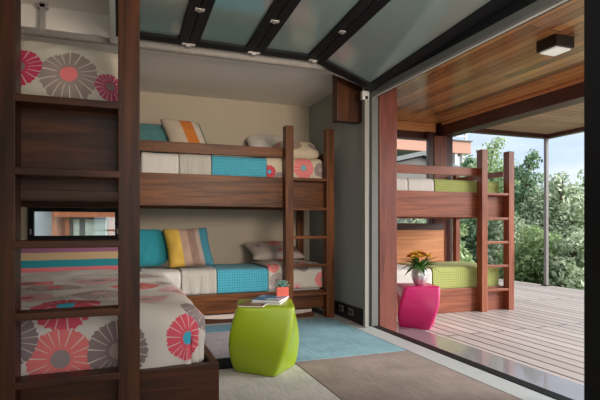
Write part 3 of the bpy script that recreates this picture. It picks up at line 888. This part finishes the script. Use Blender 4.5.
# ================================================================== rug tiles
def rug(label, x0, x1, y0, y1, c, seed, var=0.12):
    m, nt, p = newmat('rug_pile')
    p.inputs['Roughness'].default_value = 0.95; p.inputs['Specular IOR Level'].default_value = 0.1
    tc = N(nt, 'ShaderNodeTexCoord')
    mp = N(nt, 'ShaderNodeMapping'); mp.inputs['Scale'].default_value = (60, 8, 10); nt.links.new(tc.outputs['Object'], mp.inputs['Vector'])
    n1 = N(nt, 'ShaderNodeTexNoise', Scale=1.0, Detail=5.0, Distortion=1.0); nt.links.new(mp.outputs[0], n1.inputs['Vector'])
    n2 = N(nt, 'ShaderNodeTexNoise', Scale=4.0, Detail=4.0); nt.links.new(tc.outputs['Object'], n2.inputs['Vector'])
    ad = N(nt, 'ShaderNodeMath', operation='MULTIPLY_ADD'); ad.inputs[1].default_value = 0.5
    nt.links.new(n1.outputs['Fac'], ad.inputs[0])
    hf = N(nt, 'ShaderNodeMath', operation='MULTIPLY'); hf.inputs[1].default_value = 0.5; nt.links.new(n2.outputs['Fac'], hf.inputs[0])
    nt.links.new(hf.outputs[0], ad.inputs[2])
    cr = N(nt, 'ShaderNodeValToRGB')
    cr.color_ramp.elements[0].position = 0.3; cr.color_ramp.elements[0].color = rgba([k * (1 - 2.2 * var) for k in c])
    cr.color_ramp.elements[1].position = 0.7; cr.color_ramp.elements[1].color = rgba([min(1, k * (1 + 2.2 * var)) for k in c])
    nt.links.new(ad.outputs[0], cr.inputs['Fac']); nt.links.new(cr.outputs[0], p.inputs['Base Color'])
    bump(nt, p, n1.outputs['Fac'], 0.4, 0.006)
    bm = bmesh.new(); box(bm, x0, x1, y0, y1, 0.0005, 0.011, 0.003)
    o = obj('rug_tile', bm, m)
    tag(o, label, 'rug', 'square rug tiles laid edge to edge')
rug('blue square rug tile between the bunk and the lime green stool', 1.197, 2.15, 3.335, 4.80, (0.20, 0.34, 0.40), 1)
rug('brown square rug tile in front of the blue one beside the door sill', 1.197, 2.15, 1.9, 3.328, (0.25, 0.205, 0.185), 2)
rug('pale grey rug tile under the lime green stool', 0.50, 1.19, 1.9, 3.328, (0.46, 0.44, 0.42), 3)
rug('mauve grey rug tile behind the lime green stool beside the foreground bed', 0.50, 1.19, 3.62, 4.52, (0.36, 0.33, 0.35), 4)
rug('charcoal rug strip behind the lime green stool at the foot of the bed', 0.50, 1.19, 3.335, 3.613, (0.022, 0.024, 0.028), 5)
rug('blue rug strip along the trundle drawer of the back bunk', 0.50, 1.19, 4.527, 4.83, (0.14, 0.26, 0.34), 6)

# ================================================================== stools
def stool(label, loc, mat, a_bot, a_top, h=0.455):
    V, F = [], []
    nz_, na = 26, 160
    def ring(z, rad, ang):
        out = []
        for k in range(na):
            th = k / na * 2 * math.pi
            n = 16.0
            c, s = math.cos(th), math.sin(th)
            rr_ = rad * 0.7071 / ((abs(c) ** n + abs(s) ** n) ** (1 / n))
            out.append((rr_ * math.cos(th + ang), rr_ * math.sin(th + ang), z))
        return out
    rings = [ring(0.0, 0.02, a_bot), ring(0.0, 0.212, a_bot), ring(0.004, 0.222, a_bot)]
    for i in range(1, nz_ + 1):
        u = i / nz_
        rad = 0.225 + (0.275 - 0.225) * u + 0.040 * math.sin(math.pi * u ** 0.9)
        rings.append(ring(0.004 + (h - 0.012) * u, rad, a_bot + (a_top - a_bot) * u))
    rings += [ring(h - 0.002, 0.269, a_top), ring(h, 0.260, a_top), ring(h, 0.02, a_top)]
    for r_ in rings: V += r_
    for i in range(len(rings) - 1):
        for k in range(na):
            F.append((i * na + k, i * na + (k + 1) % na, (i + 1) * na + (k + 1) % na, (i + 1) * na + k))
    F.append(tuple(reversed(range(na)))); F.append(tuple(range((len(rings) - 1) * na, len(rings) * na)))
    me = bpy.data.meshes.new('stool'); me.from_pydata(V, [], F)
    me.materials.append(mat)
    bm = bmesh.new(); bm.from_mesh(me); bmesh.ops.recalc_face_normals(bm, faces=bm.faces[:]); bm.to_mesh(me); bm.free()
    for p in me.polygons: p.use_smooth = True
    o = link(bpy.data.objects.new('stool', me)); o.location = loc
    md = o.modifiers.new('sharp', 'EDGE_SPLIT'); md.split_angle = R(38)
    return tag(o, label, 'stool', 'twisted plastic stools')
# angles: superellipse corners sit at 45 deg + k*90
def camang(phi): return R(-90 - YAW + phi - 45)      # a corner turned phi degrees to the right of the camera's sight line
LIME = plain('lime_plastic', (0.27, 0.38, 0.012), 0.35, var=0.04, scale=5, bmp=0.01)
MAGENTA = plain('magenta_plastic', (0.50, 0.010, 0.12), 0.3, var=0.04, scale=5, bmp=0.01)
GS = (0.955, 3.245, 0.0115)
stool('lime green twisted stool standing on the rugs in the room', GS, LIME, camang(20), camang(50))
PS = (3.04, 4.50, DZ + 0.001)
stool('magenta pink twisted stool standing on the deck by the wood jamb post', PS, MAGENTA, camang(20), camang(50), 0.45)

# things on the green stool
GT = GS[2] + 0.4555
def booklet(name, label, cx_, cy_, z, w, d, h, rz, cover, page):
    t = empty(name, (cx_, cy_, z), R(rz)); tag(t, label, 'magazine' if h < 0.012 else 'book', 'reading matter on the lime stool')
    bx('pages', page, t, -w / 2 + 0.003, w / 2 - 0.002, -d / 2 + 0.003, d / 2 - 0.003, 0.0012, h - 0.0012, bev=0)
    bm = bmesh.new()
    box(bm, -w / 2, w / 2, -d / 2, d / 2, 0, 0.0011); box(bm, -w / 2, w / 2, -d / 2, d / 2, h - 0.0011, h)
    box(bm, -w / 2, -w / 2 + 0.0018, -d / 2, d / 2, 0.0011, h - 0.0011)
    obj('cover', bm, cover, t)
PAPER = plain('paper', (0.75, 0.73, 0.68), 0.8, var=0.1, scale=90)
def printed(name, a, b, c, sc=9.0):
    m, nt, p = newmat(name); p.inputs['Roughness'].default_value = 0.3
    tc = N(nt, 'ShaderNodeTexCoord'); v = N(nt, 'ShaderNodeTexNoise', Scale=sc, Detail=2.0)
    nt.links.new(tc.outputs['Object'], v.inputs['Vector'])
    cr = N(nt, 'ShaderNodeValToRGB'); e = cr.color_ramp.elements
    e[0].position = 0.38; e[0].color = rgba(a); e[1].position = 0.5; e[1].color = rgba(b)
    k = e.new(0.62); k.color = rgba(c)
    nt.links.new(v.outputs['Fac'], cr.inputs['Fac']); nt.links.new(cr.outputs[0], p.inputs['Base Color'])
    return m
booklet('magazine', 'magazine with dark green and orange cover at the left front of the lime stool', 0.86, 3.19, GT + 0.0005, 0.17, 0.21, 0.010, -28, printed('magazine_cover_print', (0.02, 0.06, 0.04), (0.45, 0.18, 0.05), (0.03, 0.06, 0.07), 18), PAPER)
booklet('book', 'larger book with blue cover on the right of the lime stool', 1.015, 3.30, GT + 0.012, 0.20, 0.26, 0.014, -34, printed('book_cover_print', (0.03, 0.10, 0.26), (0.06, 0.22, 0.42), (0.45, 0.55, 0.55)), PAPER)
bmk = booklet('magazine', 'pale magazine lying under the blue book on the lime stool', 1.0, 3.285, GT + 0.0005, 0.21, 0.27, 0.011, -30, printed('pale_cover_print', (0.5, 0.5, 0.45), (0.6, 0.6, 0.56), (0.25, 0.35, 0.38)), PAPER)
# coral pot with succulent
t = empty('potted_succulent', (1.125, 3.385, GT + 0.0005), R(-12)); t.scale = (1.3, 1.3, 1.3); tag(t, 'small succulent in a square coral pot on the lime stool', 'plant')
bm = bmesh.new()
hw, hh = 0.034, 0.068
box(bm, -hw, hw, -hw, hw, 0, hh, 0.004)
CORALPOT = plain('coral_glaze', (0.72, 0.13, 0.09), 0.35, var=0.05)
bm.faces.ensure_lookup_table()
top = max(bm.faces, key=lambda f: f.calc_center_median().z + f.calc_area())
r = bmesh.ops.inset_region(bm, faces=[top], thickness=0.005)
for v in top.verts: v.co.z -= 0.012
obj('pot', bm, CORALPOT, t)
bx('soil', plain('soil', (0.04, 0.03, 0.02), 0.9), t, -hw + 0.007, hw - 0.007, -hw + 0.007, hw - 0.007, hh - 0.0115, hh - 0.005, bev=0)
SUCC = plain('succulent_green', (0.16, 0.32, 0.27), 0.5, var=0.2)
def leaf_verts(V, F, base, dirn, length, width, curl=0.3, up=Vector((0, 0, 1)), seg=5):
    d = dirn.normalized(); side = d.cross(up)
    if side.length < 1e-3: side = Vector((1, 0, 0))
    side.normalize(); nrm = side.cross(d)
    b0 = len(V)
    for i in range(seg + 1):
        u = i / seg
        w = width * math.sin(math.pi * (0.08 + 0.92 * u) ** 0.75) * 0.5 + 0.0004
        c = base + d * (length * u) - nrm * 0 + Vector((0, 0, -1)) * (curl * length * u * u)
        V.append(c - side * w + nrm * w * 0.35); V.append(c); V.append(c + side * w + nrm * w * 0.35)
    for i in range(seg):
        for k in range(2):
            a = b0 + i * 3 + k
            F.append((a, a + 1, a + 4, a + 3))
rnd = random.Random(4)
V, F = [], []
for ringi, (n, el, ln_) in enumerate(((7, 10, 0.045), (7, 35, 0.044), (6, 58, 0.040), (4, 78, 0.034))):
    for k in range(n):
        a = 2 * math.pi * (k + 0.5 * ringi) / n
        e = R(el)
        leaf_verts(V, F, Vector((0, 0, hh - 0.004)), Vector((math.cos(a) * math.cos(e), math.sin(a) * math.cos(e), math.sin(e))), ln_, 0.016, curl=-0.15)
me = bpy.data.meshes.new('leaves'); me.from_pydata(V, [], F); me.materials.append(SUCC)
o = link(bpy.data.objects.new('leaves', me), t)
md = o.modifiers.new('thick', 'SOLIDIFY'); md.thickness = 0.003

# vase of flowers on the pink stool
PT = PS[2] + 0.4505
VX, VY = 3.05, 4.47
t = empty('flower_vase', (VX, VY, PT)); tag(t, 'silver vase on the magenta stool', 'vase')
def lathe(name, prof, mat, parent, seg=32, flute=0.0):
    V, F = [], []
    for (r_, z) in prof:
        for k in range(seg):
            a = 2 * math.pi * k / seg
            rr_ = r_ * (1 + flute * math.cos(a * 8))
            V.append((rr_ * math.cos(a), rr_ * math.sin(a), z))
    for i in range(len(prof) - 1):
        for k in range(seg): F.append((i * seg + k, i * seg + (k + 1) % seg, (i + 1) * seg + (k + 1) % seg, (i + 1) * seg + k))
    F.append(tuple(reversed(range(seg))))
    F.append(tuple(range((len(prof) - 1) * seg, len(prof) * seg)))
    me = bpy.data.meshes.new(name); me.from_pydata(V, [], F); me.materials.append(mat)
    for p in me.polygons: p.use_smooth = True
    return link(bpy.data.objects.new(name, me), parent)
SILVER = plain('silver_glaze', (0.62, 0.60, 0.60), 0.22, metal=0.6, var=0.1, scale=25)
lathe('vase_body', [(0.035, 0), (0.055, 0.012), (0.082, 0.07), (0.088, 0.11), (0.078, 0.15), (0.066, 0.185), (0.070, 0.20), (0.064, 0.20), (0.060, 0.185), (0.072, 0.15), (0.07, 0.08), (0.03, 0.02)], SILVER, t, 48, 0.03)
tb = empty('flower_bouquet', (VX, VY, PT + 0.005)); tb.scale = (1.22, 1.22, 1.12); tag(tb, 'bouquet of orange and yellow flowers with long green leaves in the silver vase', 'flowers')
rnd = random.Random(11)
LEAFM = plain('bouquet_leaf', (0.05, 0.15, 0.025), 0.45, var=0.35, scale=30)
V, F = [], []
for k in range(62):
    a = rnd.uniform(0, 2 * math.pi); e = R(rnd.uniform(-8, 60))
    st = Vector((math.cos(a) * 0.035, math.sin(a) * 0.035, 0.165 + rnd.uniform(0, 0.03)))
    leaf_verts(V, F, st, Vector((math.cos(a) * math.cos(e), math.sin(a) * math.cos(e), math.sin(e))), rnd.uniform(0.11, 0.23), rnd.uniform(0.016, 0.036), curl=rnd.uniform(0.1, 0.5))
me = bpy.data.meshes.new('leaves'); me.from_pydata(V, [], F); me.materials.append(LEAFM)
link(bpy.data.objects.new('leaves', me), tb)
FCOL = [plain('petal_orange', (0.75, 0.22, 0.03), 0.6, var=0.25, scale=40), plain('petal_yellow', (0.80, 0.48, 0.05), 0.6, var=0.2, scale=40), plain('petal_rust', (0.45, 0.10, 0.03), 0.6, var=0.25, scale=40)]
for k in range(13):
    a = 2.4 * k; rad = 0.022 * math.sqrt(k) * 1.25
    c = Vector((rad * math.cos(a), rad * math.sin(a), 0.30 - 4.0 * rad * rad + rnd.uniform(-0.008, 0.012)))
    out = Vector((c.x * 4, c.y * 4, 1)).normalized()
    sx = out.orthogonal().normalized(); sy = out.cross(sx)
    V, F = [], []
    for ringi, (n, el, l2) in enumerate(((9, 12, 0.045), (8, 35, 0.040), (6, 60, 0.032), (4, 80, 0.024))):
        for q in range(n):
            b = 2 * math.pi * (q + 0.5 * ringi) / n; e = R(el)
            d = (sx * math.cos(b) + sy * math.sin(b)) * math.cos(e) + out * math.sin(e)
            leaf_verts(V, F, c, d, l2, 0.026, curl=0.0, up=out)
    me = bpy.data.meshes.new('blossom'); me.from_pydata(V, [], F); me.materials.append(FCOL[(k * 7) % 3 if k % 4 else 1])
    link(bpy.data.objects.new('blossom', me), tb)
V, F = [], []
bm = bmesh.new()
for k in range(7):
    a = k * 0.9
    tube(bm, [(0.01 * math.cos(a), 0.01 * math.sin(a), 0.0), (0.03 * math.cos(a), 0.03 * math.sin(a), 0.12), (0.05 * math.cos(a), 0.05 * math.sin(a), 0.25)], 0.0025, 6)
obj('stems', bm, LEAFM, tb)

# ================================================================== neighbouring buildings
NB = plain('peach_siding', (0.55, 0.30, 0.22), 0.8, var=0.08)
NW = plain('white_railing_paint', (0.75, 0.74, 0.72), 0.6)
NG = plain('grey_roof_metal', (0.17, 0.19, 0.19), 0.6, var=0.2, scale=3)
t = empty('neighbour_house', (4.0, 14.0, -1.5)); tag(t, 'neighbouring flat roofed house with peach fascia beyond the porch', 'house')
bx('fascia', NB, t, 0, 7.70, 0, 0.25, 5.05, 5.48, bev=0.01)
bx('parapet_cap', NG, t, -0.05, 7.75, -0.05, 0.3, 5.48, 5.52, bev=0.005)
bx('flat_roof', NG, t, 0, 7.70, 0.251, 5.0, 5.05, 5.2, bev=0.0)
for k in range(2):
    bx('porch_column', NW, t, 7.05 + k * 0.32, 7.17 + k * 0.32, 0.05, 0.2, 0, 5.049, bev=0.01)
bx('wall', plain('neighbour_wall', (0.30, 0.27, 0.25), 0.9), t, 0, 4.6, 0.8, 5, 0, 5.049, bev=0)
for wx in (0.6, 1.9, 3.2):
    w_ = bx('window', NW, t, wx, wx + 0.9, 0.74, 0.799, 2.4, 3.5, bev=0.01)
    bx('pane', plain('dark_pane', (0.05, 0.07, 0.08), 0.1), w_, wx + 0.07, wx + 0.83, 0.73, 0.739, 2.47, 3.43, bev=0)
tr = empty('roof_railing', (4.0, 14.02, 4.021)); tag(tr, 'white railing on top of the flat roofed house', 'railing')
bx('top_rail', NW, tr, 0, 7.6, 0.05, 0.12, 0.26, 0.32, bev=0.004)
bx('mid_rail', NW, tr, 0, 7.6, 0.06, 0.11, 0.12, 0.16, bev=0.004)
for k in range(9):
    bx('baluster_post', NW, tr, k * 0.94, k * 0.94 + 0.07, 0.05, 0.12, 0, 0.259, bev=0.004)
t = empty('garden_shed', (4.2, 11.2, -1.5)); tag(t, 'grey gabled shed roof in front of the peach house', 'shed')
bm = bmesh.new()
Vv = [(0, 0, 3.7), (3.6, 0, 4.55), (5.0, 0, 4.10), (0, 2.4, 3.7), (3.6, 2.4, 4.55), (5.0, 2.4, 4.10)]
vs = [bm.verts.new(v) for v in Vv] + [bm.verts.new((x, y, z - 0.12)) for (x, y, z) in Vv]
for f in ((0, 1, 4, 3), (1, 2, 5, 4), (6, 9, 10, 7), (7, 10, 11, 8), (0, 6, 7, 1), (1, 7, 8, 2), (3, 4, 10, 9), (4, 5, 11, 10), (0, 3, 9, 6), (2, 8, 11, 5)):
    bm.faces.new([vs[i] for i in f])
obj('roof', bm, NG, t)
bm = bmesh.new()
vs = [bm.verts.new(v) for v in ((0.3, 0.15, 0), (4.4, 0.15, 0), (4.4, 0.15, 4.15), (3.6, 0.15, 4.4), (0.3, 0.15, 3.62), (0.3, 2.25, 0), (4.4, 2.25, 0), (4.4, 2.25, 4.15), (3.6, 2.25, 4.4), (0.3, 2.25, 3.62))]
for f in ((0, 1, 2, 3, 4), (9, 8, 7, 6, 5), (0, 5, 6, 1), (1, 6, 7, 2), (2, 7, 8, 3), (3, 8, 9, 4), (4, 9, 5, 0)): bm.faces.new([vs[i] for i in f])
obj('wall', bm, plain('shed_wall', (0.22, 0.21, 0.20), 0.9), t)
# timber sun porch seen through the small window in the back wall
t = empty('timber_sunroom', (-2.2, 8.0, -1.5)); tag(t, 'orange timber framed sunroom seen through the small window', 'building')
OR = wood('orange_timber', (0.55, 0.16, 0.07), (0.80, 0.30, 0.15), 2, 0.5)
bx('sky_panel', plain('sky_panel', (0.62, 0.68, 0.74), 0.7), t, -0.6, 1.30, 0.10, 0.16, 0, 2.95, bev=0)  # added pale blue panel standing in for sky beyond the window
for (x, x2) in ((1.28, 1.345), (1.46, 1.51), (2.06, 2.12)): bx('timber_post', OR, t, x, x2, 0, 0.12, 0, 2.95)
bx('peach_panel', plain('peach_panel', (0.80, 0.42, 0.30), 0.7), t, 1.346, 1.459, 0.10, 0.16, 0, 2.95, bev=0)
bx('top_beam', OR, t, 1.30, 2.6, -0.05, -0.01, 2.63, 2.95)
gp = bx('window', NG, t, 1.511, 2.059, 0.05, 0.10, 1.4, 2.72)
for (a, b) in ((1.57, 1.65), (1.73, 2.04)): bx('pane', plain('pale_green_pane', (0.66, 0.76, 0.68), 0.12, var=0.3, scale=6), gp, a, b, 0.03, 0.049, 1.5, 2.60, bev=0)
bx('wall', NB, t, -0.6, 2.6, 0.2, 1.6, 0, 2.95, bev=0)

# ================================================================== trees
def foliage_mat(name, a, b):
    m, nt, p = newmat(name)
    p.inputs['Roughness'].default_value = 0.5
    p.inputs['Specular IOR Level'].default_value = 0.4
    ge = N(nt, 'ShaderNodeNewGeometry')
    mx = N(nt, 'ShaderNodeMix', data_type='RGBA')
    nt.links.new(ge.outputs['Random Per Island'], mx.inputs[0])
    mx.inputs[6].default_value = rgba(a); mx.inputs[7].default_value = rgba(b)
    nt.links.new(mx.outputs[2], p.inputs['Base Color'])
    tl = N(nt, 'ShaderNodeBsdfTranslucent'); nt.links.new(mx.outputs[2], tl.inputs['Color'])
    ms = N(nt, 'ShaderNodeMixShader'); ms.inputs[0].default_value = 0.3
    out = [n for n in nt.nodes if n.type == 'OUTPUT_MATERIAL'][0]
    nt.links.new(p.outputs[0], ms.inputs[1]); nt.links.new(tl.outputs[0], ms.inputs[2]); nt.links.new(ms.outputs[0], out.inputs['Surface'])
    return m
FOL = [foliage_mat('leaf_bright', (0.14, 0.26, 0.10), (0.56, 0.68, 0.36)), foliage_mat('leaf_deep', (0.07, 0.15, 0.09), (0.36, 0.52, 0.30)), foliage_mat('leaf_silver', (0.20, 0.30, 0.18), (0.80, 0.86, 0.64))]
BARK = plain('bark', (0.10, 0.075, 0.055), 0.9, var=0.3, scale=20)
def foliage(name, blobs, nleaf, size, mat, parent, seed):
    """leaf quads scattered through the shells of several blobs"""
    rg = np.random.default_rng(seed)
    vol = np.array([b[3] * b[4] * b[5] for b in blobs]) ** (2 / 3); vol /= vol.sum()
    which = rg.choice(len(blobs), nleaf, p=vol)
    B = np.array(blobs)[which]
    d = rg.normal(size=(nleaf, 3)); d /= np.linalg.norm(d, axis=1)[:, None]
    rad = rg.uniform(0.35, 1.0, nleaf) ** 0.5
    lump = 1 + 0.22 * np.sin(d[:, 0] * 7 + B[:, 0] * 3) * np.sin(d[:, 2] * 6 + B[:, 1] * 5)
    c = B[:, :3] + d * B[:, 3:6] * (rad * lump)[:, None]
    n = d * 0.5 + rg.normal(size=(nleaf, 3)) * 0.55 + np.array([0, 0, 0.35]); n /= np.linalg.norm(n, axis=1)[:, None]
    a = np.cross(n, rg.normal(size=(nleaf, 3))); a /= np.linalg.norm(a, axis=1)[:, None]
    b = np.cross(n, a)
    s = (size * rg.uniform(0.6, 1.3, nleaf))[:, None]
    v = np.stack([c - a * s, c - b * s * 0.45 + n * s * 0.12, c + a * s, c + b * s * 0.45 + n * s * 0.12], axis=1).reshape(-1, 3)
    me = bpy.data.meshes.new(name)
    me.vertices.add(len(v)); me.vertices.foreach_set('co', v.ravel())
    me.loops.add(nleaf * 4); me.loops.foreach_set('vertex_index', np.arange(nleaf * 4))
    me.polygons.add(nleaf); me.polygons.foreach_set('loop_start', np.arange(0, nleaf * 4, 4)); me.polygons.foreach_set('loop_total', np.full(nleaf, 4))
    me.update(calc_edges=True); me.validate()
    me.materials.append(mat)
    return link(bpy.data.objects.new(name, me), parent)
def tree(label, x, y, h, rad, kind, seed, base=-1.5, trunkr=0.09, n=4500, size=0.06, shape='round', name='leafy_tree', cat='tree', group='trees and shrubs beyond the deck'):
    t = empty(name, (x, y, base)); tag(t, label, cat, group)
    rg = random.Random(seed)
    bm = bmesh.new()
    tube(bm, [(0, 0, 0), (0.05, 0.02, h * 0.4), (-0.04, 0.03, h * 0.8)], [trunkr, trunkr * 0.7, trunkr * 0.3], 8)
    blobs = []
    for k in range(34):
        u = k / 33
        z = h * (0.12 + 0.80 * u)
        if shape == 'cone': rr = rad * (1.05 - 0.78 * u)
        elif shape == 'bush': rr = rad * (1 - 0.55 * u)
        else: rr = rad * (0.55 + 0.75 * math.sin(math.pi * min(1, u * 0.85 + 0.15)) * 0.6) * (0.55 if u > 0.85 else 1)
        a = rg.uniform(0, 2 * math.pi); off = rr * 0.55
        bxx, byy = off * math.cos(a), off * math.sin(a)
        sz = rr * rg.uniform(0.5, 0.72)
        blobs.append((bxx, byy, z, sz, sz, sz * rg.uniform(0.55, 0.8)))
        tube(bm, [(0, 0, max(0.1, z - 0.25 * rad)), (bxx * 0.5, byy * 0.5, z - 0.08 * rad), (bxx, byy, z)], [trunkr * 0.35, trunkr * 0.22, trunkr * 0.1], 5)
    obj('trunk', bm, BARK, t)
    foliage('foliage', blobs, n, size, FOL[kind], t, seed)
# positions from sight lines: px -> direction
def at(px, dist):
    u = (px - 300) / 486.0
    s, c = math.sin(R(YAW)), math.cos(R(YAW))
    return dist * (s + u * c), dist * (c - u * s)
def px_tree(label, px, ypx, dist, rad, kind, seed, **kw):
    x, y = at(px, dist)
    top = 1.0 + (226 - ypx) / 486.0 * dist
    tree(label, x, y, (top + 1.5) / 0.97, rad, kind, seed, **kw)
px_tree('pointed green tree just left of the thin canopy post', 528, 144, 13.0, 1.0, 1, 31, shape='cone', n=12000)
px_tree('tall loose tree behind the top of the porch bunk ladder', 492, 134, 15.0, 1.25, 0, 32, n=13000)
px_tree('narrow green tree left of the porch bunk ladder, beside the peach house', 466, 152, 12.4, 0.6, 1, 33, n=8500)
px_tree('silvery shrub right of the thin canopy post', 563, 168, 12.0, 1.05, 2, 34, n=11000, name='leafy_shrub', cat='shrub', shape='round')
px_tree('bright green tree at the far right beside the black door jamb', 588, 166, 12.5, 1.25, 0, 35, n=12000)
px_tree('low bright bush at the foot of the thin canopy post', 540, 226, 10.3, 0.9, 0, 36, n=9500, name='leafy_shrub', cat='shrub', shape='bush')
px_tree('low pale leaved bush right of the thin canopy post along the deck edge', 572, 232, 9.9, 0.85, 2, 37, n=9500, name='leafy_shrub', cat='shrub', shape='bush')
px_tree('silvery bush seen between the porch bunk ladder and the canopy post', 508, 205, 12.2, 0.95, 2, 38, n=10000, name='leafy_shrub', cat='shrub')
px_tree('dense bush seen through the rungs of the porch bunk ladder', 494, 212, 13.6, 1.0, 1, 39, n=10000, name='leafy_shrub', cat='shrub')
px_tree('rounded green bush left of the porch bunk ladder', 470, 205, 14.6, 0.9, 0, 40, n=9500, name='leafy_shrub', cat='shrub')
px_tree('broad tree showing low behind the silvery shrub at the right', 556, 180, 15.5, 1.5, 1, 41, n=12000)
px_tree('round bush at the far right by the black door jamb', 596, 222, 10.4, 0.9, 2, 42, n=8500, name='leafy_shrub', cat='shrub', shape='bush')
px_tree('small pale tree behind the cedar half wall of the porch', 415, 205, 9.9, 0.75, 2, 43, n=4500)
px_tree('small green bush behind the cedar half wall near the corner post', 443, 206, 9.9, 0.6, 0, 44, n=4500, name='leafy_shrub', cat='shrub')
px_tree('broad bright bush closing the garden low behind the ladder', 520, 250, 10.8, 0.9, 0, 45, n=8500, name='leafy_shrub', cat='shrub', shape='bush')
